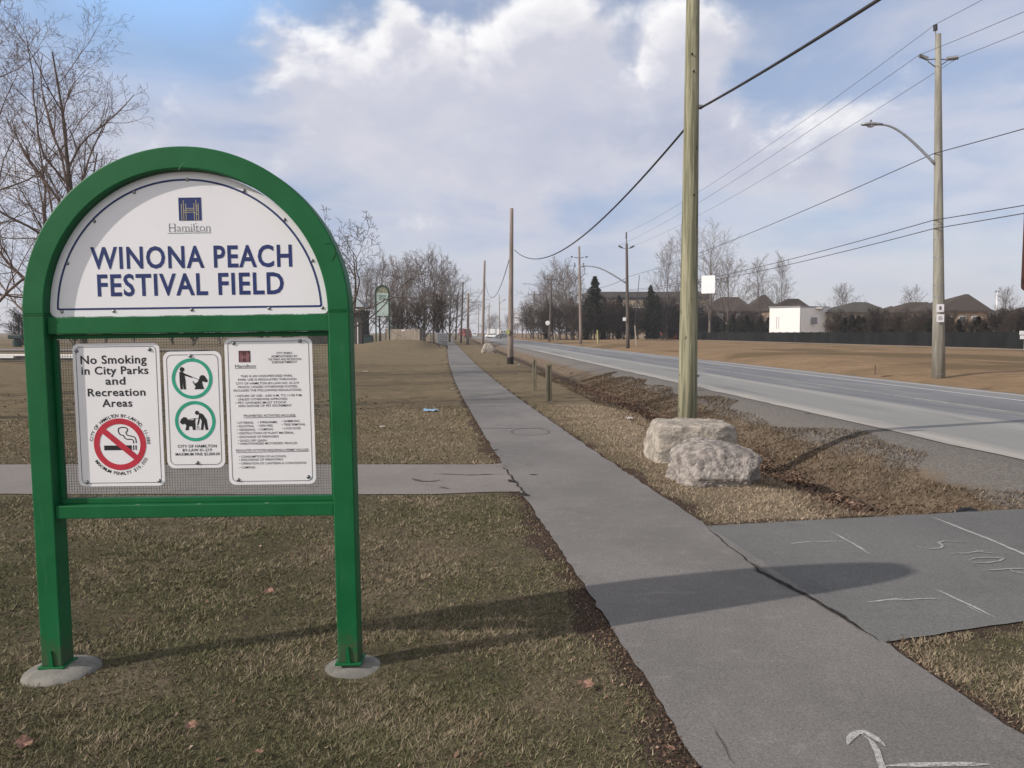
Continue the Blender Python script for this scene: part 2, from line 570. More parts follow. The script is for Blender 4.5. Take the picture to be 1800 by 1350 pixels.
def mat_road():
    m, g, b = mat_base('worn_road_asphalt', 0.85, 0.3)
    p = g.new('ShaderNodeNewGeometry').outputs['Position']
    u = g.vmath('DOT_PRODUCT', p, (RN[0], RN[1], 0))
    v = g.vmath('DOT_PRODUCT', p, (RD[0], RD[1], 0))
    cb = g.new('ShaderNodeCombineXYZ')
    g.put(cb.inputs[0], g.math('MULTIPLY', u, 1.0))
    g.put(cb.inputs[1], g.math('MULTIPLY', v, 0.12))
    streak = g.noise(cb.outputs[0], 1.6, 6, 0.65)
    uw = g.math('ADD', u, g.math('MULTIPLY', g.math('SUBTRACT', streak, 0.5), 0.55))
    pale = (0.315, 0.312, 0.30)
    midc = (0.252, 0.253, 0.247)
    lane = (0.180, 0.185, 0.200)
    col = g.mix(g.remap(uw, 9.4, 10.1), midc, lane)
    col = g.mix(g.math('MULTIPLY', g.remap(uw, 9.1, 9.6), g.remap(uw, 10.05, 9.7)), col, pale)
    col = g.mix(g.remap(uw, 7.75, 7.25), col, (0.40, 0.375, 0.345))
    col = g.mix(g.remap(uw, 13.35, 13.6), col, (0.215, 0.217, 0.22))
    col = g.mix(g.remap(uw, 14.1, 14.4), col, (0.36, 0.355, 0.35))
    col = g.mix(g.math('MULTIPLY', g.remap(streak, 0.48, 0.68), 0.45), col, pale)
    patch = g.noise(cb.outputs[0], 0.45, 4, 0.6)
    col = g.mix(g.remap(patch, 0.55, 0.62, 0, 0.35), col, (0.115, 0.118, 0.125))
    fine = g.noise(p, 40.0, 4, 0.7)
    vv = g.remap(fine, 0.3, 0.7, 0.85, 1.15, smooth=False)
    cv = g.new('ShaderNodeCombineXYZ')
    for i in range(3):
        g.l.new(vv, cv.inputs[i])
    g.put(b.inputs['Base Color'], g.mixmul(1.0, col, cv.outputs[0]))
    return m


M['road'] = mat_road()


def mat_ground():
    m, g, b = mat_base('winter_lawn', 0.97, 0.1)
    p = g.new('ShaderNodeNewGeometry').outputs['Position']
    u = g.vmath('DOT_PRODUCT', p, (RN[0], RN[1], 0))
    big = g.noise(p, 0.35, 5, 0.6, 0.4)
    mid = g.noise(p, 2.4, 6, 0.65)
    fine = g.noise(p, 28.0, 5, 0.75)
    vf = g.noise(p, 110.0, 3, 0.7)
    green = (0.092, 0.086, 0.048)
    straw = (0.190, 0.152, 0.106)
    soil = (0.078, 0.061, 0.047)
    lawn = g.mix(g.remap(g.math('MULTIPLY_ADD', big, 0.6, g.math('MULTIPLY', mid, 0.4)), 0.40, 0.60), green, straw)
    lawn = g.mix(g.math('MULTIPLY', g.remap(fine, 0.42, 0.66), 0.75), lawn, soil)
    # far park lawn is drier; the field over the road is straw
    py = g.new('ShaderNodeSeparateXYZ')
    g.l.new(p, py.inputs[0])
    dry = g.remap(g.math('ADD', py.outputs[1], g.math('MULTIPLY', g.math('SUBTRACT', big, 0.5), 8)), 7.0, 13.0)
    col = g.mix(g.math('MULTIPLY', dry, 0.75), lawn, g.mix(g.remap(mid, 0.35, 0.65), (0.250, 0.190, 0.120), (0.165, 0.132, 0.080)))
    verge = g.math('MULTIPLY', g.math('MULTIPLY', g.remap(u, 1.8, 2.7), g.remap(py.outputs[1], 5.4, 6.4)), g.remap(py.outputs[1], 22.0, 12.0))
    col = g.mix(g.math('MULTIPLY', verge, .8), col, g.mix(g.remap(fine, 0.35, 0.65), (0.31, 0.245, 0.175), (0.205, 0.160, 0.112)))
    field = g.remap(u, 14.0, 14.6)
    fcol = g.mix(g.remap(big, 0.35, 0.65), (0.300, 0.205, 0.124), (0.235, 0.162, 0.098))
    fcol = g.mix(g.math('MULTIPLY', g.remap(mid, 0.45, 0.7), .5), fcol, (0.145, 0.105, 0.058))
    vbig = g.noise(p, 0.07, 3, 0.55, 0.8)
    fcol = g.mix(g.remap(vbig, 0.52, 0.60, 0, 0.75), fcol, (0.125, 0.092, 0.048))
    col = g.mix(field, col, fcol)
    # ditch
    dn = g.math('ADD', u, g.math('MULTIPLY', g.math('SUBTRACT', mid, 0.5), 0.9))
    dit = g.math('MULTIPLY', g.remap(dn, 3.3, 3.9), g.remap(dn, 6.7, 5.9))
    dcol = g.mix(g.remap(mid, 0.35, 0.65), (0.215, 0.165, 0.118), (0.140, 0.108, 0.078))
    dcol = g.mix(g.math('MULTIPLY', g.remap(dn, 3.9, 4.3), g.remap(dn, 5.2, 4.8)), dcol, g.mix(g.remap(fine, 0.35, 0.65), (0.110, 0.076, 0.056), (0.060, 0.044, 0.034)))
    col = g.mix(dit, col, dcol)
    # gravel shoulder
    gn = g.math('ADD', u, g.math('MULTIPLY', g.math('SUBTRACT', mid, 0.5), 1.0))
    gr = g.math('MULTIPLY', g.remap(gn, 5.75, 6.15), g.remap(u, 7.6, 7.2))
    gcol = g.mix(g.remap(fine, 0.35, 0.65), (0.245, 0.228, 0.212), (0.135, 0.126, 0.118))
    col = g.mix(gr, col, gcol)
    gr2 = g.math('MULTIPLY', g.remap(gn, 14.5, 14.7), g.remap(gn, 15.4, 14.9))
    col = g.mix(gr2, col, gcol)
    dirt = g.new('ShaderNodeAttribute', attribute_name='tint').outputs['Fac']
    dirt = g.remap(g.math('ADD', dirt, g.math('MULTIPLY', g.math('SUBTRACT', fine, 0.5), 1.2)), 0.30, 0.62)
    col = g.mix(g.math('MULTIPLY', dirt, 0.9), col, g.mix(g.remap(vf, 0.4, 0.62), (0.050, 0.034, 0.027), (0.098, 0.070, 0.056)))
    v = g.remap(vf, 0.25, 0.75, 0.6, 1.4, smooth=False)
    cv = g.new('ShaderNodeCombineXYZ')
    for i in range(3):
        g.l.new(v, cv.inputs[i])
    g.put(b.inputs['Base Color'], g.mixmul(1.0, col, cv.outputs[0]))
    bp = g.new('ShaderNodeBump')
    bp.inputs['Strength'].default_value = 0.9
    bp.inputs['Distance'].default_value = 0.05
    g.put(bp.inputs['Height'], g.math('MULTIPLY_ADD', fine, 0.7, mid))
    g.l.new(bp.outputs[0], b.inputs['Normal'])
    return m


M['ground'] = mat_ground()


def mat_grass():
    m, g, b = mat_base('winter_grass_blades', 0.85, 0.2)
    p = g.new('ShaderNodeNewGeometry').outputs['Position']
    a = g.new('ShaderNodeAttribute', attribute_name='tint')
    t = a.outputs['Fac']
    u = g.vmath('DOT_PRODUCT', p, (RN[0], RN[1], 0))
    big = g.noise(p, 0.35, 5, 0.6, 0.4)
    mid = g.noise(p, 2.4, 6, 0.65)
    patch = g.math('MULTIPLY_ADD', big, 0.6, g.math('MULTIPLY', mid, 0.4))
    py = g.new('ShaderNodeSeparateXYZ')
    g.l.new(p, py.inputs[0])
    dry = g.math('MULTIPLY', g.remap(py.outputs[1], 4.0, 12.0), 0.35)
    dry = g.math('ADD', dry, g.math('MULTIPLY', g.remap(u, 1.5, 2.4), 0.30))
    verge = g.math('MULTIPLY', g.remap(u, 1.8, 2.7), g.remap(py.outputs[1], 5.4, 6.4))
    f = g.math('ADD', g.math('MULTIPLY', g.math('SUBTRACT', patch, 0.5), 2.2), g.math('ADD', t, dry))
    green = g.mix(t, (0.076, 0.082, 0.036), (0.190, 0.186, 0.098))
    straw = g.mix(t, (0.135, 0.106, 0.074), (0.350, 0.284, 0.200))
    straw = g.mix(verge, straw, g.mix(t, (0.22, 0.172, 0.122), (0.44, 0.355, 0.262)))
    f = g.math('ADD', f, g.math('MULTIPLY', verge, 0.25))
    g.put(b.inputs['Base Color'], g.mix(g.remap(f, 0.33, 0.88), green, straw))
    return m


M['grass'] = mat_grass()


def mat_leaves():
    m, g, b = mat_base('brown_fallen_leaves', 0.85, 0.2)
    t = g.new('ShaderNodeAttribute', attribute_name='tint').outputs['Fac']
    c = g.mix(g.remap(t, 0, 0.6), (0.055, 0.035, 0.026), (0.160, 0.102, 0.070))
    g.put(b.inputs['Base Color'], g.mix(g.remap(t, 0.75, 1.0), c, (0.36, 0.27, 0.21)))
    return m


M['leaves'] = mat_leaves()


def soil_posts():
    m = M['green'].copy()
    m.name = 'green_paint_muddy_foot'
    g = NT(m.node_tree)
    b = g.n['Principled BSDF']
    old = b.inputs['Base Color'].links[0].from_socket
    p = g.new('ShaderNodeTexCoord').outputs['Object']
    sp = g.new('ShaderNodeSeparateXYZ')
    g.l.new(p, sp.inputs[0])
    n = g.noise(p, 26.0, 6, 0.7)
    n2 = g.noise(g.vmath('MULTIPLY', p, (1, 1, .12)), 34.0, 4, 0.6)
    hgt = g.math('ADD', sp.outputs[2], g.math('MULTIPLY', g.math('SUBTRACT', n, 0.5), 0.55))
    c = g.mix(g.remap(hgt, 0.20, 0.02, 0, 0.6), old, (0.075, 0.066, 0.045))
    c = g.mix(g.remap(n2, 0.56, 0.70, 0, 0.35), c, (0.045, 0.150, 0.075))
    g.put(b.inputs['Base Color'], c)
    return m


M['green_post'] = soil_posts()


for _k in ('wood_green', 'wood_grey', 'wood_dark'):
    _g = NT(M[_k].node_tree)
    _b = _g.n['Principled BSDF']
    _o = _b.inputs['Base Color'].links[0].from_socket
    _p = _g.vmath('MULTIPLY', _g.new('ShaderNodeTexCoord').outputs['Object'], (26, 26, 0.9))
    _n = _g.noise(_p, 1.6, 5, 0.65, 0.2)
    _kn = _g.noise(_g.vmath('MULTIPLY', _g.new('ShaderNodeTexCoord').outputs['Object'], (9, 9, 5)), 1.2, 2, 0.5)
    _c = _g.mix(_g.remap(_n, 0.60, 0.68, 0, 0.6), _o, (0.065, 0.055, 0.04))
    _c = _g.mix(_g.remap(_kn, 0.70, 0.74, 0, 0.7), _c, (0.06, 0.048, 0.035))
    _g.put(_b.inputs['Base Color'], _c)


# ------------------------------------------------------------------ ground
def sstep(x, a, b):
    t = np.clip((np.asarray(x, float) - a) / (b - a), 0, 1)
    return t * t * (3 - 2 * t)


def wob(x, y, s):
    return np.sin(x * 1.7 * s + 1.3 * np.sin(y * 1.1 * s)) * np.cos(y * 1.9 * s + 0.7 * np.sin(x * 0.9 * s))


PATH_Y = np.array([-8, 2.73, 3.88, 6.28, 7.52, 10.4, 18.8, 25.5, 39.4, 72.3, 144.7, 300])
PATH_X = np.array([2.55, 1.373, 1.250, 0.937, 0.785, 0.42, -0.53, -1.227, -2.55, -5.40, -11.7, -24.0])
HALF = 0.675


def path_x(y):
    y = np.asarray(y, float)
    return (np.interp(y - 1.2, PATH_Y, PATH_X) + np.interp(y, PATH_Y, PATH_X) + np.interp(y + 1.2, PATH_Y, PATH_X)) / 3


DR_N = lambda x: 6.284 + (x - 1.604) * 0.2026      # far edge of the driveway (y at x)
DR_S = lambda x: 3.88 + (x - 1.927) * 0.33          # near edge


def ground_z(x, y):
    x = np.asarray(x, float)
    y = np.asarray(y, float)
    u = x * RN[0] + y * RN[1]
    v = x * RD[0] + y * RD[1]
    prof = np.interp(u, [3.1, 3.7, 4.35, 5.0, 5.6, 6.2, 6.75, 7.1], [0, -.10, -.50, -.52, -.30, -.10, 0.0, 0.0])
    dep = np.interp(v, [-10, 12, 20, 40, 80], [1, 1, .75, .8, .9])
    far = sstep(y, DR_N(x) + .04, DR_N(x) + .50)
    near = 1 - sstep(y, DR_S(x) - 1.0, DR_S(x) - .15)
    z = prof * dep * np.maximum(far, near)
    z = z + 0.03 * wob(x, y, 1.3) * sstep(u, 3.6, 4.2) * (1 - sstep(u, 6.0, 6.6)) * np.maximum(far, near)
    # field over the road
    z = z + sstep(u, 14.7, 19) * (1 - sstep(u, 30, 54)) * (0.22 + 0.22 * wob(x, y, .07)) - .06 * sstep(u, 14.6, 14.9) * (1 - sstep(u, 14.9, 16))
    # park lawn undulation, kept off the paths
    away = sstep(path_x(y) - HALF - x, 0.12, 1.2)
    off_cross = np.maximum(sstep(y, 9.35, 10.3), 1 - sstep(y, 6.7, 7.45))
    z = z - away * off_cross * (0.02 + 0.02 * wob(x, y, .9) + .012 * wob(x + 3, y, 2.7)) * (1 - sstep(u, 1.5, 2.5))
    # grassy mound beside the path far off
    z = z + 0.95 * np.exp(-(((x + 11.2) / 5.2) ** 2 + ((y - 80) / 11.0) ** 2)) * sstep(path_x(y) - HALF - x, .1, 3.0)
    return z


def axis(lo, a, b, hi, step, grow=1.18):
    mid = list(np.arange(a, b + 1e-6, step))
    up, s, t = [], step, b
    while t < hi:
        s *= grow
        t += s
        up.append(t)
    dn, s, t = [], step, a
    while t > lo:
        s *= grow
        t -= s
        dn.append(t)
    return np.array(dn[::-1] + mid + up)


def make_ground():
    xs = axis(-1600, -14, 11, 1600, 0.14, 1.12)
    ys = axis(-250, 0.5, 24, 2600, 0.14, 1.07)
    X, Y = np.meshgrid(xs, ys)
    Z = ground_z(X, Y) - 0.004
    V = np.stack([X, Y, Z], -1).reshape(-1, 3)
    ny, nx = X.shape
    i = (np.arange(ny - 1)[:, None] * nx + np.arange(nx - 1)[None]).ravel()
    Q = np.stack([i, i + 1, i + nx + 1, i + nx], -1)
    e = path_x(Y) - X
    edge = np.abs(e) - HALF
    w = 0.05 + 0.085 * (1 + wob(X, Y, 1.1)) + 0.07 * wob(X, Y, 4.0)
    w = w * np.where(e > 0, 1.25, 1.0) * (1 - .6 * sstep(Y, 9, 22))
    dirt = 1 - sstep(edge, w * .35, w * 1.1)
    sdr = np.where(X > path_x(Y), np.minimum(np.abs(Y - DR_N(X)), np.abs(Y - DR_S(X))), 9.0)
    dirt = np.maximum(dirt, (1 - sstep(sdr, .03, .20 + .08 * wob(X, Y, 4))) * (X < 4.2))
    scr = np.where(X < path_x(Y), np.abs(Y - 9.32), 9.0)
    dirt = np.maximum(dirt, .8 * (1 - sstep(scr, .02, .12)))
    struct(np_mesh('ground', V, Q, M['ground'], loops=4, smooth=True, attr=np.clip(dirt, 0, 1).ravel()))


make_ground()


def strip_mesh(name, L, Rr, z, m, parent=None):
    """sheet between two polylines of (x,y)"""
    V = []
    for a, b in zip(L, Rr):
        for k in range(4):
            t = k / 3
            V.append((a[0] + (b[0] - a[0]) * t, a[1] + (b[1] - a[1]) * t, z))
    Q = []
    for i in range(len(L) - 1):
        for k in range(3):
            Q.append((i * 4 + k, i * 4 + k + 1, (i + 1) * 4 + k + 1, (i + 1) * 4 + k))
    return np_mesh(name, np.array(V), np.array(Q), m, parent, loops=4)


yy = np.concatenate([np.arange(-6, 30, 0.08), np.arange(30, 90, .6), np.arange(90, 260, 4)])
px_ = path_x(yy)
jl = 0.026 * np.array([mnoise.noise(Vector((0, y * 2.2, 0))) + 1.0 * mnoise.noise(Vector((3, y * 9, 0))) for y in yy])
jr = 0.026 * np.array([mnoise.noise(Vector((9, y * 2.2, 0))) + 1.0 * mnoise.noise(Vector((5, y * 9, 0))) for y in yy])
PATH = struct(strip_mesh('path', list(zip(px_ - HALF + jl, yy)), list(zip(px_ + HALF + jr, yy)), 0.008, M['path']))

xx = np.concatenate([np.arange(-90, -12, 3), np.arange(-12, 0.75, 0.08)])
je = 0.02 * np.array([mnoise.noise(Vector((x * 2.3, 1, 0))) + .5 * mnoise.noise(Vector((x * 7, 4, 0))) for x in xx])
flare = 0.16 * sstep(xx, -.35, .1)
CROSS = struct(strip_mesh('cross_path', list(zip(xx, 7.53 + je - 0.004 * xx + .13 * sstep(xx, -1, 0))), list(zip(xx, 9.27 + je[::-1] + flare)), 0.004, M['cross']))

xd = np.arange(1.2, 7.25, 0.08)
jd = 0.022 * np.array([mnoise.noise(Vector((x * 2.3, 11, 0))) + .5 * mnoise.noise(Vector((x * 7, 14, 0))) for x in xd])
fl = 0.5 * sstep(xd, 5.8, 7.2)
DRIVE = struct(strip_mesh('driveway', list(zip(xd, DR_S(xd) - fl + jd)), list(zip(xd, DR_N(xd) + fl + jd[::-1])), 0.004, M['drive']))

vv = np.concatenate([np.arange(-40, 60, 0.5), np.arange(60, 700, 5)])
ROAD = struct(strip_mesh('road', [uv2xy(7.08 + .10 * mnoise.noise(Vector((0, v * .8, 0))) + .05 * mnoise.noise(Vector((4, v * 2.7, 0))), v) for v in vv],
                         [uv2xy(14.55 + .07 * mnoise.noise(Vector((8, v * .8, 0))), v) for v in vv], 0.0085, M['road']))


def marking(u0, w, name, m, v0=-40, v1=600):
    L, Rr = [], []
    v = v0
    while v <= v1:
        j = .015 * mnoise.noise(Vector((u0, v * 1.3, 0)))
        L.append(uv2xy(u0 - w / 2 + j, v))
        Rr.append(uv2xy(u0 + w / 2 + j, v))
        v += 0.7 if v < 80 else 6
    return struct(strip_mesh(name, L, Rr, 0.0125, m, ROAD))


M['line_white'] = mat('worn_white_line', (0.52, 0.52, 0.53), (0.30, 0.30, 0.31), 6, 0.8, lo=.4, hi=.75)
M['line_centre'] = mat('worn_centre_line', (0.40, 0.385, 0.34), (0.22, 0.22, 0.215), 5, 0.8, lo=.35, hi=.7)
marking(13.28, .15, 'road_line', M['line_white'])
marking(11.15, .11, 'road_line', M['line_centre'])
# pale gravel walk in front of the dark fence and the park road at the left
struct(strip_mesh('gravel_walk', [uv2xy(52.6, v) for v in range(40, 260, 6)], [uv2xy(54.2, v) for v in range(40, 260, 6)], 0.03,
                  mat('pale_gravel', (0.42, 0.36, 0.31), (0.34, 0.29, 0.25), 1.0, .95)))
struct(strip_mesh('park_road', [(x, 66 - .02 * x) for x in range(-160, -22, 6)], [(x, 73 - .02 * x) for x in range(-160, -22, 6)], 0.06, M['cross']))


def wiggle_strip(mb, pts, w, z, jag=0.0, seed=0, taper=False, var=.6):
    """a thin hand-drawn or cracked line lying on a surface; pts (x,y)"""
    P = [Vector((p[0], p[1], 0)) for p in pts]
    seg = []
    for a, b in zip(P[:-1], P[1:]):
        n = max(2, int((b - a).length / 0.025))
        for i in range(n):
            seg.append(a.lerp(b, i / n))
    seg.append(P[-1])
    vs, fs = [], []
    n = len(seg)
    for i, p in enumerate(seg):
        t = (seg[min(i + 1, n - 1)] - seg[max(0, i - 1)]).normalized()
        s = Vector((-t.y, t.x, 0))
        j = jag * mnoise.noise(Vector((p.x * 9, p.y * 9, seed)))
        ww = w * (0.78 + var * mnoise.noise(Vector((p.x * 14, p.y * 14, seed + 5))))
        if taper:
            ww *= min(1, 4 * i / n + .15, 4 * (n - 1 - i) / n + .15)
        ww = max(ww, w * .12)
        for sgn in (1, -1):
            q = p + s * (j + sgn * ww / 2)
            vs.append((q.x, q.y, z))
        if i:
            fs.append((2 * i - 2, 2 * i - 1, 2 * i + 1, 2 * i))
    mb.add(vs, fs)


def g2(px, py):
    p = gp(px, py, 0.012)
    return (p.x, p.y)


# crack between path and driveway, other joints of the path
c = MB()
wiggle_strip(c, [g2(*p) for p in ((1240, 924), (1275, 955), (1320, 990), (1362, 1012))], .012, .0125, .02, 1, True)
wiggle_strip(c, [g2(*p) for p in ((1318, 988), (1335, 1003), (1365, 1018), (1420, 1048), (1480, 1083), (1545, 1126))], .040, .0128, .02, 2, True)
wiggle_strip(c, [g2(*p) for p in ((1322, 1000), (1345, 1010), (1380, 1030))], .012, .0131, .02, 3, True)
struct(c.build('crack', M['crack'], DRIVE))
c = MB()
wiggle_strip(c, [g2(*p) for p in ((885, 822), (900, 838), (925, 870))], .022, .0125, .03, 4)
wiggle_strip(c, [g2(*p) for p in ((892, 843), (912, 848))], .09, .0128, .03, 9, True)
wiggle_strip(c, [g2(*p) for p in ((912, 866), (930, 872))], .08, .0131, .03, 8, True)
wiggle_strip(c, [g2(*p) for p in ((1252, 1275), (1258, 1290), (1268, 1300), (1280, 1330), (1292, 1350))], .0035, .0125, .02, 5, True)
wiggle_strip(c, [g2(*p) for p in ((862, 792), (878, 790))], .05, .0125, .03, 6, True)
wiggle_strip(c, [g2(*p) for p in ((930, 834), (945, 834))], .04, .0125, .03, 6, True)
struct(c.build('crack', M['crack'], PATH))
c = MB()
wiggle_strip(c, [g2(*p) for p in ((832, 752), (900, 753), (966, 752))], .028, .0122, .02, 6)
ring = [g2(932 + 33 * math.cos(a), 759 + 6 * math.sin(a)) for a in np.linspace(0, 2 * math.pi, 40)]
wiggle_strip(c, ring, .016, .0126, .02, 7)
wiggle_strip(c, [g2(785, 622), g2(818, 622)], .25, .0122, .02, 6)
struct(c.build('joint', M['seam'], PATH))
c = MB()
wiggle_strip(c, [g2(*p) for p in ((762, 832), (830, 834), (887, 832))], .03, .0085, .02, 6, True)
wiggle_strip(c, [g2(*p) for p in ((724, 840), (740, 845), (760, 845), (775, 843))], .05, .0085, .02, 7, True)
wiggle_strip(c, [g2(*p) for p in ((772, 855), (790, 858))], .03, .0085, .03, 7, True)
struct(c.build('joint', M['seam'], CROSS))


# chalk writing and arrows on the asphalt
def chalk(name, lines, m, parent, z, w):
    c = MB()
    for k, ln in enumerate(lines):
        wiggle_strip(c, [g2(*p) for p in ln], w if not isinstance(w, list) else w[k], z + .0003 * k, .006, 20 + k, True, .3)
    return struct(c.build(name, m, parent))


chalk('chalk_arrow', [[(1489, 1309), (1494, 1297), (1506, 1287), (1520, 1286), (1540, 1298), (1557, 1312)],
                      [(1510, 1286), (1530, 1302), (1542, 1322), (1552, 1350), (1556, 1372)],
                      [(1552, 1347), (1640, 1343), (1740, 1343)]], M['chalk'], PATH, .0125, [.042, .033, .032])
chalk('chalk_mark', [[(1388, 955), (1430, 950)], [(1428, 951), (1486, 950)], [(1460, 933), (1500, 955), (1531, 974)], [(1472, 940), (1522, 966)]],
      M['chalk'], DRIVE, .0085, [.022, .014, .022, .010])
chalk('chalk_mark', [[(1524, 1057), (1587, 1050)], [(1560, 1054), (1658, 1050)], [(1643, 1034), (1700, 1060), (1749, 1084)], [(1700, 1063), (1728, 1079)]],
      M['chalk'], DRIVE, .0085, [.022, .014, .024, .010])
chalk('chalk_line', [[(1637, 907), (1660, 916), (1690, 928), (1740, 947), (1800, 973), (1850, 996)]], M['chalk'], DRIVE, .0085, .040)
chalk('chalk_lettering', [
    [(1609, 956), (1620, 962), (1638, 964), (1655, 962), (1657, 957), (1650, 953), (1660, 950), (1690, 951), (1706, 953)],
    [(1667, 972), (1700, 971), (1728, 967), (1710, 963)], [(1712, 965), (1730, 970), (1752, 972)],
    [(1702, 984), (1715, 980), (1740, 979), (1765, 980), (1758, 985), (1735, 988), (1712, 988), (1702, 984)],
    [(1727, 1002), (1770, 999), (1815, 998)], [(1775, 999), (1783, 1004), (1800, 1007), (1820, 1004), (1818, 998)]],
    M['chalk_faint'], DRIVE, .0085, .026)


# ------------------------------------------------------------------ grass and leaves
def nz(x, y, s, seed=0.0):
    """cheap smooth field, about -1..1, from a few rotated waves"""
    o = np.zeros_like(x)
    rr = np.random.default_rng(int(seed * 10) + 3)
    for k in range(7):
        a = rr.uniform(0, 2 * np.pi)
        f = s * rr.uniform(.6, 1.7)
        o = o + np.sin((x * np.cos(a) + y * np.sin(a)) * f + rr.uniform(0, 6.28) + 1.2 * np.sin((x * np.sin(a) - y * np.cos(a)) * f * .7))
    return o / 2.6


def lawn_ok(x, y, edge=0.03):
    pxx = path_x(y)
    on_path = np.abs(x - pxx) < HALF + edge
    on_cross = (x < pxx) & (y > 7.53 - edge) & (y < 9.27 + edge + .16 * sstep(x, -.35, .1))
    on_drive = (x > pxx) & (y > DR_S(x) - edge) & (y < DR_N(x) + edge)
    u = x * RN[0] + y * RN[1]
    gravel = (u > 6.35 + 0.30 * nz(x, y, 1.6, 8))
    foot = (np.hypot(x + 2.19, y - 3.62) < .155) | (np.hypot(x + .78, y - 3.62) < .155)
    return ~(on_path | on_cross | on_drive | gravel | foot)


def blades(n, rmin, rmax, a0, a1):
    rr = rmin * (rmax / rmin) ** RNG.uniform(0, 1, n) ** 1.0
    aa = RNG.uniform(a0, a1, n)
    x = rr * np.sin(aa)
    y = rr * np.cos(aa)
    # pull the blades into small tufts, leave worn gaps
    c1 = nz(x, y, 42, 1) + .8 * nz(x, y, 95, 2)
    c2 = nz(x, y, 5, 3)
    c3 = nz(x, y, 1.7, 13)
    u = x * RN[0] + y * RN[1]
    keep = lawn_ok(x, y) & (.8 * c1 + .8 * c2 + .5 * c3 > RNG.uniform(-3.0, 1.1, n)) & (u < 3.75 + .3 * nz(x, y, 3, 6))
    # thin, bare edge along the path
    edge = np.abs(x - path_x(y)) - HALF
    bare = np.clip((0.20 + .13 * wob(x, y, 1.1) + .10 * wob(x, y, 4.0)) * np.where(x < path_x(y), 1.2, 1.0) - edge, 0, 1) / .26
    keep &= RNG.uniform(0, 1, n) > np.minimum(bare, .93)
    return x[keep], y[keep], rr[keep], c1[keep], c2[keep]


def make_grass():
    x, y, rr, c1, c2 = blades(1150000, 2.1, 17, -0.70, 0.70)
    n = len(x)
    z = ground_z(x, y) - 0.006
    L = (RNG.uniform(.010, .030, n) + .0010 * rr) * (1 + .18 * np.clip(c1, -1, 1.3)) * (1 + .25 * np.clip(c2, -1, 1))
    W = (.0011 + .00042 * rr) * RNG.uniform(.6, 1.5, n)
    lean = np.clip(RNG.normal(1.08, .36, n), .1, 1.52)
    an = 1.6 * nz(x, y, 11, 4) + 1.6 * nz(x, y, 60, 5) + RNG.normal(0, 1.5, n)
    bn = RNG.uniform(0, 2 * np.pi, n)
    dx, dy, dz = np.sin(lean) * np.cos(an), np.sin(lean) * np.sin(an), np.cos(lean)
    px, py = np.cos(bn) * W, np.sin(bn) * W
    V = np.empty((n, 3, 3))
    V[:, 0] = np.stack([x - px, y - py, z], -1)
    V[:, 1] = np.stack([x + px, y + py, z], -1)
    V[:, 2] = np.stack([x + dx * L, y + dy * L, z + dz * L], -1)
    t = np.clip(RNG.normal(.44, .22, n) + .10 * c1 + .12 * c2, 0, 1)
    o = np_mesh('grass', V.reshape(-1, 3), np.arange(n * 3).reshape(-1, 3), M['grass'], attr=np.repeat(t, 3))
    tag(o, 'short half-dormant green and straw grass of the lawn', 'grass', kind='stuff')


make_grass()


def leaf_geo(x, y, z, size, lift=0.0):
    n = len(x)
    an = RNG.uniform(0, 2 * np.pi, n)
    ti = RNG.normal(0, .55, n)
    tj = RNG.normal(0, .45, n)
    L = size * RNG.uniform(.6, 1.4, n)
    W = L * RNG.uniform(.45, .75, n)
    curl = L * RNG.uniform(-.25, .35, n)
    ca, sa = np.cos(an), np.sin(an)

    def P(l, w, h):
        lx, wy = l * L, w * W
        hz = h + np.sin(ti) * lx + np.sin(tj) * wy
        return np.stack([x + ca * lx - sa * wy, y + sa * lx + ca * wy, z + hz + L * .25 + lift], -1)
    V = np.stack([P(-.5, 0, 0), P(0.02, -.5, curl * .6), P(.5, 0, 0), P(-.05, .5, curl * .6)], 1)
    b = np.arange(n)[:, None] * 4
    T = np.concatenate([b + np.array([[0, 1, 2]]), b + np.array([[0, 2, 3]])], 0)
    return V.reshape(-1, 3), T


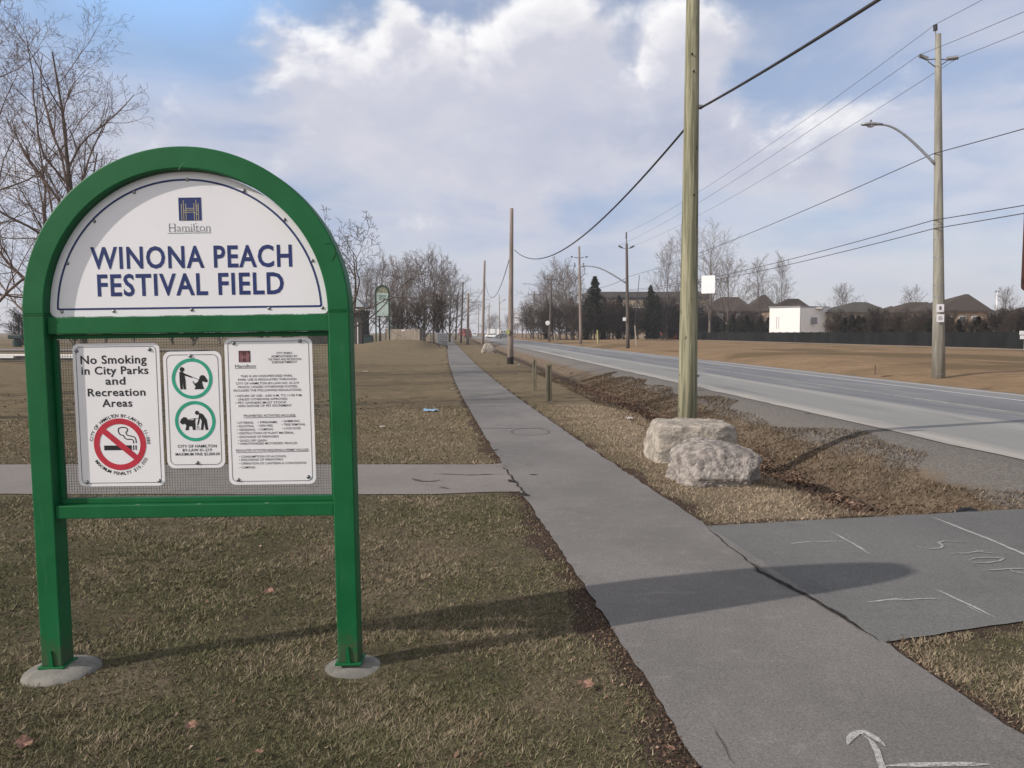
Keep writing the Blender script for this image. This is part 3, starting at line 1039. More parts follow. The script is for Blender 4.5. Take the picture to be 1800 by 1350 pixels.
def make_leaves():
    X, Y, SZ = [], [], []
    # ditch bottom and lower banks
    n = 19000
    v = 6.95 + 22 * RNG.uniform(0, 1, n) ** 1.5
    u = 4.65 + RNG.normal(-.08, .33, n) + .15 * np.sin(v * 1.2)
    x, y = u * RN[0] + v * RD[0], u * RN[1] + v * RD[1]
    X.append(x), Y.append(y), SZ.append(np.full(n, .050))
    n = 500
    v = 7.0 + 9 * RNG.uniform(0, 1, n)
    u = RNG.uniform(3.6, 6.0, n)
    X.append(u * RN[0] + v * RD[0]), Y.append(u * RN[1] + v * RD[1]), SZ.append(np.full(n, .04))
    # drifts along the path edges
    n = 7000
    y = 1.9 + 12 * RNG.uniform(0, 1, n) ** 1.6
    side = np.where(RNG.uniform(0, 1, n) < .6, -1, 1)
    x = path_x(y) + side * (HALF + .01 + np.abs(RNG.normal(0, .09, n)))
    X.append(x), Y.append(y), SZ.append(RNG.uniform(.006, .017, n))
    # sprinkled over the lawn
    n = 2600
    r_ = RNG.uniform(2.2, 22, n)
    a_ = RNG.uniform(-.68, .2, n)
    X.append(r_ * np.sin(a_)), Y.append(r_ * np.cos(a_)), SZ.append(RNG.uniform(.010, .028, n))
    n = 1400
    x = RNG.normal(-7.5, 2.2, n)
    y = RNG.normal(17.5, 1.6, n)
    X.append(x), Y.append(y), SZ.append(np.full(n, .06))
    x, y, s = np.concatenate(X), np.concatenate(Y), np.concatenate(SZ)
    ok = lawn_ok(x, y, -.05)
    x, y, s = x[ok], y[ok], s[ok]
    V, T = leaf_geo(x, y, np.maximum(ground_z(x, y), np.where(np.abs(x - path_x(y)) < HALF + .02, .009, -9)), s)
    t = np.clip(RNG.beta(1.3, 1.7, len(x)), 0, 1)
    o = np_mesh('fallen_leaves', V, T, M['leaves'], attr=np.repeat(t, 4))
    tag(o, 'dry brown leaves drifted in the ditch and along the path', 'leaves', kind='stuff')


make_leaves()


def tufts():
    """longer matted grass on the ditch banks"""
    n = 190000
    v = 5.5 + 26 * RNG.uniform(0, 1, n) ** 1.7
    u = RNG.uniform(3.2, 6.7, n)
    x, y = u * RN[0] + v * RD[0], u * RN[1] + v * RD[1]
    ok = lawn_ok(x, y, .02) & ((np.abs(u - 4.5) > .60) | (RNG.uniform(0, 1, n) < .05)) & ((u > 4.6) | (RNG.uniform(0, 1, n) < .5)) & (.6 * nz(x, y, 2.2, 21) + .6 * nz(x, y, 7, 22) > RNG.uniform(-2.2, .9, n))
    x, y = x[ok], y[ok]
    n = len(x)
    z = ground_z(x, y) - .01
    rr = np.hypot(x, y)
    L = RNG.uniform(.03, .085, n)
    W = .0018 + .00045 * rr
    lean = RNG.uniform(.6, 1.35, n)
    an = RNG.normal(-1.2, .9, n)
    bn = an + np.pi / 2
    dx, dy, dz = np.sin(lean) * np.cos(an), np.sin(lean) * np.sin(an), np.cos(lean)
    px, py = np.cos(bn) * W, np.sin(bn) * W
    V = np.empty((n, 3, 3))
    V[:, 0] = np.stack([x - px, y - py, z], -1)
    V[:, 1] = np.stack([x + px, y + py, z], -1)
    V[:, 2] = np.stack([x + dx * L, y + dy * L, z + dz * L], -1)
    m, g, b = mat_base('dry_bank_grass', .9, .15)
    t = g.new('ShaderNodeAttribute', attribute_name='tint').outputs['Fac']
    g.put(b.inputs['Base Color'], g.mix(t, (0.125, 0.100, 0.072), (0.375, 0.295, 0.215)))
    o = np_mesh('bank_grass', V.reshape(-1, 3), np.arange(n * 3).reshape(-1, 3), m, attr=np.repeat(RNG.uniform(0, 1, n), 3))
    tag(o, 'matted brown grass on the banks of the ditch', 'grass', kind='stuff')


tufts()


# ------------------------------------------------------------------ lettering
_tc = {}


def text_geo(s, bold=0.0, space=1.0):
    key = (s, bold, space)
    if key in _tc:
        return _tc[key]
    cu = bpy.data.curves.new('lettering', 'FONT')
    cu.body = s
    cu.size = 1.0
    cu.offset = bold
    cu.space_character = space
    cu.resolution_u = 3
    ob = bpy.data.objects.new('lettering', cu)
    me = ob.to_mesh()
    vs = [(v.co.x, v.co.y) for v in me.vertices]
    fs = [tuple(p.vertices) for p in me.polygons]
    ob.to_mesh_clear()
    bpy.data.objects.remove(ob)
    bpy.data.curves.remove(cu)
    _tc[key] = (vs, fs)
    return _tc[key]


_CAP = max(p[1] for p in text_geo('H')[0])


def put_text(mb, s, x0, x1, base, cap, d, bold=0.0, rot=0.0, origin=None, tilt=0.0):
    """lay a line of lettering on a face looking to -Y: x0..x1 wide, cap high, baseline at z=base, at y=d"""
    vs, fs = text_geo(s, bold, 1.0 + max(0, bold) * 4.5)
    xs = [p[0] for p in vs]
    k = cap / _CAP
    w = max(xs) - min(xs)
    kx = k if x1 is None else (x1 - x0) / w
    mn = min(xs)
    out = [((x - mn) * kx + x0, d, y * k + base + ((x - mn) * kx) * tilt) for x, y in vs]
    mb.add(out, fs)


def arc_text(mb, s, cx, cz, r, a0, a1, cap, d, bold=0.0, inside=False):
    """characters one by one round a circle; angles in degrees, measured counter-clockwise from +x"""
    n = len(s)
    for i, ch in enumerate(s):
        if ch == ' ':
            continue
        a = math.radians(a0 + (a1 - a0) * i / (n - 1))
        vs, fs = text_geo(ch, bold)
        xs = [p[0] for p in vs]
        mid = (max(xs) + min(xs)) / 2
        k = cap / _CAP
        ph = a - math.pi / 2 if not inside else a + math.pi / 2
        c_, s_ = math.cos(ph), math.sin(ph)
        ox, oz = cx + r * math.cos(a), cz + r * math.sin(a)
        mb.add([(ox + c_ * (x - mid) * k - s_ * y * k, d, oz + s_ * (x - mid) * k + c_ * y * k) for x, y in vs], fs)


def flat(mb, outline, d):
    """flat filled shape on a face looking to -Y"""
    mb.add([(x, d, z) for x, z in outline], [tuple(range(len(outline)))])


def flat_tri(mb, outline, d):
    """same for a concave outline"""
    from mathutils.geometry import tessellate_polygon
    tri = tessellate_polygon([[Vector((x, z, 0)) for x, z in outline]])
    mb.add([(x, d, z) for x, z in outline], [tuple(t) for t in tri])


def flat_ring(mb, outer, inner, d):
    n = len(outer)
    mb.add([(x, d, z) for x, z in outer] + [(x, d, z) for x, z in inner],
           [(i, (i + 1) % n, n + (i + 1) % n, n + i) for i in range(n)])


def circ(cx, cz, r, n=48, a0=0.0, a1=2 * math.pi):
    full = abs(a1 - a0 - 2 * math.pi) < 1e-6
    m = n if full else n + 1
    return [(cx + r * math.cos(a0 + (a1 - a0) * i / n), cz + r * math.sin(a0 + (a1 - a0) * i / n)) for i in range(m)]


def rrect(cx, cz, w, h, r, n=6):
    o = []
    for (sx, sz, a) in ((1, -1, -90), (1, 1, 0), (-1, 1, 90), (-1, -1, 180)):
        for i in range(n + 1):
            t = math.radians(a + 90 * i / n)
            o.append((cx + sx * (w / 2 - r) + r * math.cos(t), cz + sz * (h / 2 - r) + r * math.sin(t)))
    return o


def stroke(mb, pts, w, d):
    n = len(pts)
    vs = []
    for i in range(n):
        a = Vector(pts[max(0, i - 1)])
        b = Vector(pts[min(n - 1, i + 1)])
        t = (b - a).normalized()
        s = Vector((-t.y, t.x)) * w / 2
        p = Vector(pts[i])
        vs += [(p.x + s.x, d, p.y + s.y), (p.x - s.x, d, p.y - s.y)]
    mb.add(vs, [(2 * i, 2 * i + 1, 2 * i + 3, 2 * i + 2) for i in range(n - 1)])


# ------------------------------------------------------------------ the park sign
SY = 3.57
SIGN = thing('park_sign', 'large green arched park sign on two posts, reading WINONA PEACH FESTIVAL FIELD', 'sign', (-1.487, SY, 0))
SIGN.rotation_euler = (0, R(-0.75), 0)
_ct, _st = math.cos(R(-0.75)), math.sin(R(-0.75))


def SL(px, py, D=0.0):
    """photograph survey point -> coordinates in the sign's own frame on its plane at depth D"""
    p = at(px, py, SY + D)
    x, z = p.x + 1.487, p.z
    return (x * _ct - z * _st, x * _st + z * _ct)


AZ = 1.690          # centre height of the arch
R_OUT, R_IN = 0.757, 0.656
for s in (-1, 1):
    b = MB().box((s * .707, .05, AZ / 2 + .01), (.100, .100, AZ - .02))
    p = b.build('post', M['green_post'], SIGN, bevel=.006)
    MB().box((s * .707, .05, AZ + .0005), (.105, .105, .006)).build('weld_seam', M['green'], p, bevel=.002)
    MB().box((s * .707, .05, .016), (.125, .125, .012)).build('base_plate', M['green'], p, bevel=.003)
    MB().prism([(s * .707 - .012, .022), (s * .707 + .012, .022), (s * .707 + .004, .10), (s * .707 - .004, .10)], -.008, .0).build('gusset', M['green'], p)
    f = MB().dome((s * .707 + .02, .05, -.040 - s * .009), .176, .048, 40, 5)
    f.build('concrete_footing', M['concrete'], SIGN, smooth=True)
# arch
n = 72
o_ = [(R_OUT * math.cos(math.pi * i / n), AZ + .003 + R_OUT * math.sin(math.pi * i / n)) for i in range(n + 1)]
i_ = [(R_IN * math.cos(math.pi * i / n), AZ + .003 + R_IN * math.sin(math.pi * i / n)) for i in range(n + 1)]
a = MB()
vs = [(x, 0, z) for x, z in o_] + [(x, 0, z) for x, z in i_] + [(x, .1, z) for x, z in o_] + [(x, .1, z) for x, z in i_]
N1 = n + 1
fs = []
for i in range(n):
    fs += [(i, i + 1, N1 + i + 1, N1 + i), (2 * N1 + i, 3 * N1 + i, 3 * N1 + i + 1, 2 * N1 + i + 1),
           (i, 2 * N1 + i, 2 * N1 + i + 1, i + 1), (N1 + i, N1 + i + 1, 3 * N1 + i + 1, 3 * N1 + i)]
fs += [(0, N1, 3 * N1, 2 * N1), (n, 2 * N1 + n, 3 * N1 + n, N1 + n)]
fs = [tuple(reversed(f)) for f in fs]
a.add(vs, fs)
ARCH = a.build('arch', M['green'], SIGN, bevel=.006)
k = MB()
stroke(k, [SL(*q) for q in ((586, 430), (590, 436), (590, 445), (587, 453), (583, 458))], .004, -.0012)
stroke(k, [SL(*q) for q in ((570, 430), (575, 428), (582, 428))], .003, -.0012)
k.build('dent', mat('dark_green_dent', (0.006, 0.06, 0.02)), ARCH)
k = MB()
stroke(k, [SL(*q) for q in ((314, 299), (318, 291), (325, 285))], .0025, -.0012)
k.build('scratch', mat('pale_green_scratch', (0.10, 0.26, 0.15)), ARCH)
MB().box((0, .06, 1.640), (1.312, .078, .078)).build('crossbar', M['green'], SIGN, bevel=.004)
low = MB().box((0, .055, .762), (1.312, .090, .062)).build('crossbar', M['green'], SIGN, bevel=.004)
CHIP = mat('chipped_paint', (0.16, 0.30, 0.21))
for q in (348, 468, 240):
    MB().box((SL(q, 880)[0], .012, .7945), (.020, .005, .003)).build('paint_chip', CHIP, low)
fr = MB()
fr.box((0, .07, .806), (1.30, .03, .024))
fr.box((0, .07, 1.589), (1.30, .03, .022))
fr.box((-.647, .07, 1.197), (.018, .03, .755))
fr.box((.647, .07, 1.197), (.018, .03, .755))
fr.build('mesh_channel', M['green'], SIGN, bevel=.002)
wm = MB()
WS = .0127
xg = np.arange(-.635, .636, WS)
zg = np.arange(.822, 1.578, WS)
for x in xg:
    wm.box((x, .073, 1.198), (.0014, .0014, .764))
for z in zg:
    wm.box((0, .0716, z), (1.276, .0014, .0014))
wm.build('wire_mesh', M['wire'], SIGN)

# header panel
PD = .047


def half_disc(r, zb, n=64, rc=.03):
    pts = []
    a0 = math.asin(max(-1, (zb + rc - AZ) / r))
    for i in range(n + 1):
        t = a0 + (math.pi - 2 * a0) * i / n
        pts.append((r * math.cos(t), AZ + r * math.sin(t)))
    for (sx, st) in ((-1, 180), (1, 270)):
        for i in range(1, 6):
            t = math.radians(st + 90 * i / 6)
            pts.append((sx * (r - rc - .0008) + rc * math.cos(t), zb + rc + rc * math.sin(t)))
    return pts


ZB = 1.6815
hp = MB().prism([(x, z) for x, z in half_disc(.654, ZB)], PD, PD + .012)
PANEL = hp.build('header_panel', M['white_sign'], SIGN)
t = MB()
flat_ring(t, half_disc(.622, ZB + .031, rc=.012), half_disc(.613, ZB + .040, rc=.006), PD - .0012)
t.build('border_line', M['navy'], PANEL)
t = MB()
for (s, xa, xb, py, cap) in (('WINONA PEACH', 160, 514, 470, .0965), ('FESTIVAL FIELD', 172, 499.5, 518, .0965)):
    A, B = SL(xa, py, PD), SL(xb, py, PD)
    mid = (xa + xb) / 2
    put_text(t, s, A[0], B[0], SL(mid, py, PD)[1], cap, PD - .0012, .021)
t.build('lettering', M['navy'], PANEL)


def logo(parent, x0, x1, z0, z1, d, m_bg, m_line):
    w, h = x1 - x0, z1 - z0
    b = MB()
    flat(b, [(x0, z0), (x1, z0), (x1, z1), (x0, z1)], d)
    e = b.build('emblem', m_bg, parent)
    l = MB()

    def ln(pts, wd=.028):
        stroke(l, [(x0 + px * w, z0 + pz * h) for px, pz in pts], wd * w, d - .0006)
    for (px, top) in ((.13, .74), (.22, .88), (.32, .74), (.68, .76), (.775, .90), (.87, .74)):
        ln([(px, 0.0), (px, top)])
    l2 = MB()
    for pz in (.53, .45, .36):
        stroke(l2, [(x0 + .32 * w, z0 + pz * h), (x0 + .68 * w, z0 + pz * h)], .024 * w, d - .0007)
    for pz in (.66, .58, .5, .42):
        stroke(l2, [(x0 + .775 * w, z0 + pz * h), (x0 + .87 * w, z0 + pz * h)], .022 * w, d - .0008)
    stroke(l2, [(x0 + .68 * w, z0 + .36 * h), (x0 + .78 * w, z0 + .31 * h), (x0 + .87 * w, z0 + .25 * h)], .026 * w, d - .0009)
    stroke(l2, [(x0 + .22 * w, z0 + .44 * h), (x0 + .32 * w, z0 + .46 * h)], .024 * w, d - .0008)
    stroke(l2, [(x0 + .2 * w, z0 + .33 * h), (x0 + .32 * w, z0 + .37 * h)], .024 * w, d - .0008)
    l.v, base = l.v, len(l.v)
    l.add(l2.v, l2.f)
    l.build('emblem_lines', m_line, parent)


A, B = SL(315, 388, PD), SL(353.3, 347, PD)
logo(PANEL, A[0], B[0], A[1], B[1], PD - .0012, M['navy'], M['gold'])
t = MB()
A, B = SL(297.5, 407.5, PD), SL(370, 407.5, PD)
put_text(t, 'Hamilton', A[0], B[0], A[1], .037, PD - .0012, -.012)
# serifs on the stems
wl = B[0] - A[0]
for fx, top, bot in ((.025, 1, 1), (.125, 1, 1), (.66, 1, 1), (.565, 0, 1), (.735, 0, 1), (.39, 0, 1), (.45, 0, 1), (.51, 0, 1), (.895, 0, 1), (.985, 0, 1)):
    xx_ = A[0] + fx * wl
    if bot:
        flat(t, [(xx_ - .005, A[1] - .0005), (xx_ + .005, A[1] - .0005), (xx_ + .005, A[1] + .0015), (xx_ - .005, A[1] + .0015)], PD - .0013)
    if top:
        flat(t, [(xx_ - .005, A[1] + .0355), (xx_ + .005, A[1] + .0355), (xx_ + .005, A[1] + .0375), (xx_ - .005, A[1] + .0375)], PD - .0013)
A, B = SL(295, 410, PD), SL(371.5, 409, PD)
stroke(t, [A, B], .0025, PD - .0012)
t.build('city_name', M['grey_ink'], PANEL)
for px, py in ((329, 316), (236, 338), (166, 389), (119, 463), (429, 335), (500, 386), (549, 458), (200, 547), (337, 544.5), (473, 542), (109, 548), (567, 541)):
    x, z = SL(px, py, PD)
    MB().dome((x, PD, z), .0085, .006, 12, 3, '-Y').build('screw', M['steel'], PANEL, smooth=True)

# notice plates bolted to the mesh; layouts are in units of K metres from the plate's centre
K = .000752
ND = .060


def notice(label, cpx, cpy, w, h, rad, tilt=0.0):
    cx, cz = SL(100 + cpx / 3.6, 560 + cpy / 3.6, ND)
    pl = MB().prism(rrect(cx, cz, w * K, h * K, rad * K), ND, ND + .004).build('notice_plate', M['white_plate'], SIGN)
    pl['label'] = label
    b = MB()
    flat_ring(b, rrect(cx, cz, (w - 40) * K, (h - 40) * K, (rad - 10) * K), rrect(cx, cz, (w - 46) * K, (h - 46) * K, (rad - 13) * K), ND - .0010)
    b.build('border_line', M['black'], pl)
    return pl, (lambda x, y: (cx + (x - cpx) * K, cz - (y - cpy) * K))


def bolts(pl, f, pts):
    for q in pts:
        x, z = f(*q)
        MB().dome((x, ND, z), .0095, .008, 14, 3, '-Y').build('bolt', M['steel'], pl, smooth=True)


TD = ND - .0011
# 1: no smoking
pl, f = notice('tall white notice reading No Smoking in City Parks', 392, 611, 545, 905, 38)
t = MB()
for s, xa, xb, base, cap in (('No Smoking', 168, 582, 285, 50), ('in City Parks', 170, 590, 352, 48), ('and', 318, 443, 417, 47), ('Recreation', 203, 566, 489, 47), ('Areas', 291, 480, 557, 47)):
    A = f(xa, base)
    put_text(t, s, A[0], f(xb, base)[0], A[1], cap * K, TD, .016)
t.build('lettering', M['black'], pl)
t = MB()
C1 = f(391, 796)
arc_text(t, 'CITY OF HAMILTON BY-LAW NO. 11-080', C1[0], C1[1], 172 * K, 170, 2, 20 * K, TD, .012)
arc_text(t, 'MAXIMUM PENALTY $10,000', C1[0], C1[1], 196 * K, 216, 329, 20 * K, TD, .012, inside=True)
t.build('lettering', M['black'], pl)
t = MB()
p0 = f(290, 803)
flat(t, [f(290, 833), f(464, 833), f(464, 803), f(290, 803)], TD)
flat(t, [f(473, 833), f(480, 833), f(480, 803), f(473, 803)], TD)
flat(t, [f(488, 833), f(495, 833), f(495, 803), f(488, 803)], TD)


def smooth_pts(pts, m=6):
    out = []
    for i in range(len(pts) - 1):
        p0_, p1_, p2_, p3_ = pts[max(i - 1, 0)], pts[i], pts[i + 1], pts[min(i + 2, len(pts) - 1)]
        for j in range(m):
            u_ = j / m
            out.append(tuple(.5 * (2 * p1_[q] + (p2_[q] - p0_[q]) * u_ + (2 * p0_[q] - 5 * p1_[q] + 4 * p2_[q] - p3_[q]) * u_ ** 2 + (3 * p1_[q] - p0_[q] - 3 * p2_[q] + p3_[q]) * u_ ** 3) for q in (0, 1)))
    out.append(pts[-1])
    return out


stroke(t, [f(*q) for q in smooth_pts([(405, 690), (388, 695), (384, 715), (396, 735), (415, 740), (422, 755), (440, 765), (465, 765), (476, 775), (478, 792)])], 6 * K, TD)
stroke(t, [f(*q) for q in smooth_pts([(405, 688), (430, 690), (442, 700), (440, 712), (432, 722), (440, 738), (465, 745), (485, 752), (493, 770), (494, 790)])], 6 * K, TD - .0001)
t.build('cigarette', M['black'], pl)
t = MB()
flat_ring(t, circ(*C1, 165 * K), circ(*C1, 129 * K), TD - .0003)
d45 = 131 * K * math.cos(R(41)), 131 * K * math.sin(R(41))
stroke(t, [(C1[0] - d45[0], C1[1] + d45[1]), (C1[0] + d45[0], C1[1] - d45[1])], 36 * K, TD - .0004)
t.build('prohibition_ring', M['red_ink'], pl)
bolts(pl, f, ((145, 203), (604, 200), (171, 1036), (630, 1033)))
# 2: dogs
pl, f = notice('narrow white notice with two teal dog-walking rings', 869, 578, 366, 738, 46)
t = MB()
for c_ in ((864, 380), (873, 649)):
    flat_ring(t, circ(*f(*c_), 128 * K), circ(*f(*c_), 107 * K), TD)
t.build('pictogram_ring', M['teal_ink'], pl)
t = MB()
flat(t, circ(*f(803, 321), 14.5 * K, 16), TD)
flat_tri(t, [f(*q) for q in ((785, 336), (803, 335), (815, 345), (866, 368), (864, 376), (818, 360), (822, 395), (823, 447), (808, 447), (805, 398), (802, 447), (788, 447), (785, 395))], TD)
stroke(t, [f(866, 371), f(890, 380), f(908, 390)], 3.5 * K, TD - .0001)
flat_tri(t, [f(*q) for q in ((908, 383), (912, 368), (926, 357), (942, 362), (952, 378), (963, 394), (955, 405), (940, 402), (930, 396), (926, 408), (930, 425), (938, 447), (876, 447), (884, 430), (872, 412), (866, 398), (871, 396), (880, 412), (898, 402))], TD)
t.build('dog_walker_pictogram', M['black'], pl)
t = MB()
flat(t, circ(*f(886, 596), 13 * K, 16), TD)
flat_tri(t, [f(*q) for q in ((900, 597), (922, 604), (945, 640), (953, 705), (936, 705), (930, 660), (920, 705), (906, 705), (914, 648), (904, 628), (896, 660), (888, 678), (883, 674), (892, 640))], TD)
flat_tri(t, [f(*q) for q in ((775, 655), (783, 637), (800, 622), (820, 626), (828, 641), (862, 642), (868, 630), (876, 632), (872, 650), (874, 682), (872, 705), (856, 705), (852, 682), (832, 682), (830, 705), (808, 705), (816, 678), (806, 664), (790, 670))], TD)
stroke(t, [f(826, 642), f(850, 634), f(890, 632)], 3 * K, TD - .0001)
stroke(t, [f(888, 680), f(881, 702), f(900, 704), f(890, 680)], 3 * K, TD - .0001)
t.build('dog_cleanup_pictogram', M['black'], pl)
t = MB()
for s, xa, xb, base, cap in (('CITY OF HAMILTON', 756, 1002, 817, 18), ('BY-LAW 01-219', 786, 970, 841, 17), ('MAXIMUM FINE $5,000.00', 740, 1020, 867, 17)):
    A = f(xa, base)
    put_text(t, s, A[0], f(xb, base)[0], A[1], cap * K, TD, .012)
t.build('lettering', M['black'], pl)
bolts(pl, f, ((858, 237), (876, 914)))
# 3: park rules
pl, f = notice('wide white notice of small park rules with a maroon emblem', 1351, 588, 550, 928, 40)
logo(pl, f(1164, 0)[0], f(1237, 0)[0], f(0, 275)[1], f(0, 203)[1], TD, M['maroon'], M['pink'])
t = MB()
rows = [('CITY PARKS', 1400, 1500, 227), ('ADMINISTERED BY', 1368, 1532, 247), ('THE PARKS AND RECREATION', 1347, 1556, 266), ('DEPARTMENT', 1372, 1530, 284),
        ('THIS IS AN UNSUPERVISED PARK.', 1172, 1500, 370), ('PARK USE IS REGULATED THROUGH', 1155, 1520, 392), ('CITY OF HAMILTON BY-LAW NO. 01-219', 1140, 1536, 416),
        ('WHICH, UNLESS OTHERWISE POSTED,', 1150, 1530, 438), ('INCLUDES THE FOLLOWING REGULATIONS:', 1124, 1552, 460),
        ('• HOURS OF USE - 6:00 A.M. TO 11:00 P.M.', 1132, 1555, 494), ('UNLESS OTHERWISE APPROVED', 1150, 1460, 516), ('• PET OWNERS MUST STOOP', 1132, 1452, 538), ('AND DISPOSE OF PET EXCREMENT', 1150, 1486, 558),
        ('PROHIBITED ACTIVITIES INCLUDE:', 1182, 1510, 620),
        ('• LITTERING', 1134, 1240, 664), ('• FIREARMS', 1268, 1392, 662), ('• GAMBLING', 1420, 1532, 656),
        ('• SOLICITING', 1136, 1242, 686), ('• OPEN FIRES', 1268, 1362, 684), ('• TREE REMOVAL', 1420, 1570, 678),
        ('• VENDING', 1136, 1250, 709), ('• CAMPING', 1268, 1364, 707), ('• LOUD NOISE', 1422, 1538, 702),
        ('• DESTRUCTION OF PLANT MATERIAL', 1138, 1496, 731), ('• DISCHARGE OF FIREWORKS', 1138, 1398, 754), ('• DOGS OFF LEASH', 1140, 1320, 778), ('• UNAUTHORIZED MOTORIZED VEHICLES', 1140, 1514, 797),
        ('REGULATED ACTIVITIES REQUIRING A PERMIT INCLUDE:', 1126, 1586, 840),
        ('• CONSUMPTION OF ALCOHOL', 1142, 1444, 880), ('• DISCHARGE OF FIREWORKS', 1142, 1420, 900), ('• OPERATION OF CANTEENS & CONCESSIONS', 1144, 1568, 924), ('• CAMPING', 1144, 1242, 949)]
for s, xa, xb, base in rows:
    A = f(xa, base - (1352 - xa) * .004)
    put_text(t, s, A[0], f(xb, base)[0], A[1], 13.5 * K, TD, .004)
for xa, xb, y in ((1182, 1510, 626), (1126, 1586, 846)):
    stroke(t, [f(xa, y), f(xb, y - 3)], 2.5 * K, TD)
A = f(1140, 309)
put_text(t, 'Hamilton', A[0], f(1268, 309)[0], A[1], 20 * K, TD, 0)
stroke(t, [f(1138, 314), f(1272, 313)], 2 * K, TD)
t.build('lettering', M['black'], pl)
bolts(pl, f, ((1135, 155), (1551, 147), (1133, 1020), (1577, 1007)))


# ------------------------------------------------------------------ boulders
def rock_mesh(size, planes, seed, rough, fine, sub=6, extra=4, soft=11):
    bm = bmesh.new()
    bmesh.ops.create_icosphere(bm, subdivisions=sub, radius=1.0)
    rnd = random.Random(seed)
    pl_ = [(Vector(nv).normalized(), dd) for nv, dd in planes]
    for _ in range(extra):
        pl_.append((Vector((rnd.uniform(-1, 1), rnd.uniform(-1, 1), rnd.uniform(-.2, 1))).normalized(), rnd.uniform(.92, 1.08)))
    for v in bm.verts:
        d = v.co.normalized()
        acc = (1 / 1.35) ** soft
        for nv, dd in pl_:
            c_ = nv.dot(d)
            if c_ > .02:
                acc += (c_ / dd) ** soft
        p = d * acc ** (-1 / soft)
        q = p * 2.2 + Vector((seed, seed * 2, 0))
        r2 = 1 + rough * mnoise.noise(q) + rough * .5 * mnoise.noise(q * 2.3) + fine * (1.3 * mnoise.noise(q * 3.7) + mnoise.noise(q * 6) + .8 * mnoise.noise(q * 13) + .5 * mnoise.noise(q * 27) - .9 * max(0, mnoise.noise(q * 4.6 + Vector((9, 2, 1))) - .22) * 3)
        p = p * r2
        v.co = Vector((p.x * size[0], p.y * size[1], p.z * size[2]))
    me = bpy.data.meshes.new('boulder')
    bm.to_mesh(me)
    bm.free()
    return me


def boulder(label, loc, size, planes, seed, m, rough=.09, fine=.022, rz=0, group='limestone boulders along the path', extra=4, soft=14):
    me = rock_mesh(size, planes, seed, rough, fine, extra=extra, soft=soft)
    me.materials.append(m)
    o = bpy.data.objects.new('boulder', me)
    COL.objects.link(o)
    o.location = loc
    o.rotation_euler = (0, 0, rz)
    return tag(o, label, 'boulder', group)


boulder('pale blocky flat-topped limestone boulder at the foot of the near wooden pole', (2.285, 9.72, .125), (.575, .38, .40),
        [((-1, -.05, .10), .90), ((-.10, -1, .06), .95), ((.75, -1, 0), 1.02), ((0.02, -.04, 1), .87), ((1, .05, .10), .92), ((0, 1, 0), .9), ((0, 0, -1), .7), ((-1, -.3, -1.4), 1.02), ((-1, -1, .1), 1.28), ((1, 0, 1), 1.22)],
        3, M['rock_a'], .040, .013, extra=0, soft=24)
boulder('rough grey rounded boulder leaning in front of the pale blocky one', (2.225, 8.26, .125), (.475, .39, .345),
        [((-1, -.2, .15), .92), ((.0, -1, .65), .80), ((1, -.5, -.35), .84), ((.30, -.10, 1), .76), ((-.55, -.15, 1), .86), ((0, -.1, 1), .83), ((0, 0, -1), .75), ((1, 0, .25), 1.0), ((0, -1, -.4), .95)],
        8, M['rock_b'], .080, .019, rz=.05, extra=2, soft=16)
q = gp(855, 620)
boulder('small pale boulder far along the right edge of the path', (q.x + .15, q.y, .30), (.50, .45, .48),
        [((-1, -.2, .25), .9), ((0, -1, .3), .9), ((1, 0, .8), .85), ((0, 0, 1), .95)], 21, M['rock_a'], .1, .03)


# ------------------------------------------------------------------ poles and wires
def pole_shaft(root, base, top, r0, r1, m, n=16):
    b = Vector(base)
    tp = Vector(top)
    pts = [b.lerp(tp, i / 6) - b for i in range(7)]
    pts[0] = pts[0] - Vector((0, 0, .3))
    rr = [r0 + (r1 - r0) * (i / 6) ** .85 for i in range(7)]
    return MB().tube(pts, rr, n).build('shaft', m, root, smooth=False)


def smooth_side(o):
    for p in o.data.polygons:
        p.use_smooth = len(p.vertices) == 4
    return o


def pole(label, base, top, r0, r1, m, group='wooden poles along the park side'):
    rt = thing('utility_pole', label, 'pole', base, 0, group)
    s = smooth_side(pole_shaft(rt, base, top, r0, r1, m))
    return rt


def px_pole(label, px_b, Y, px_t, py_t, r0, r1, m, group='wooden poles along the park side'):
    b = at(px_b, 585, Y)
    b.z = float(ground_z(b.x, b.y))
    t_ = at(px_t, py_t, Y)
    return pole(label, b, t_, r0, r1, m, group), b


P1, b1 = px_pole('nearest thick greenish wooden pole behind the boulders', 1210.5, 11.2, 1219.5, -110, .148, .088, M['wood_green'])
c = MB()
ca = at(1231, 190, 11.2) - b1
c.tube([ca - Vector((.07, 0, .0)), ca + Vector((.02, 0, 0))], .018, 8)
c.box(ca + Vector((.0, 0, .02)), (.05, .06, .04))
c.build('cable_clamp', M['steel'], P1)
c = MB()
c.tube([at(1209, 372 / 2 + 2, 11.2) - b1 - Vector((.02, 0, 0)), at(1209, 186, 11.2) - b1 + Vector((.03, 0, 0))], .012, 6)
c.build('through_bolt', M['steel'], P1)
for (px, py) in ((1213, 100), (1224, 660), (1216, 130), (1216, 345)):
    k = MB()
    d_ = at(px, py, 11.2) - b1
    k.tube([(d_.x, -.16 + .02, d_.z), (d_.x, -.10, d_.z)], .012, 8)
    k.build('bolt_hole', M['crack'], P1)
P2, b2 = px_pole('second wooden pole, grey-pink with a dark foot, beyond the two bollards', 897, 39.4, 899.5, 366, .165, .085, M['wood_grey'])
MB().tube([(0, 0, -.1), (0, 0, .35)], [.172, .170], 16).build('dark_foot', M['crack'], P2)
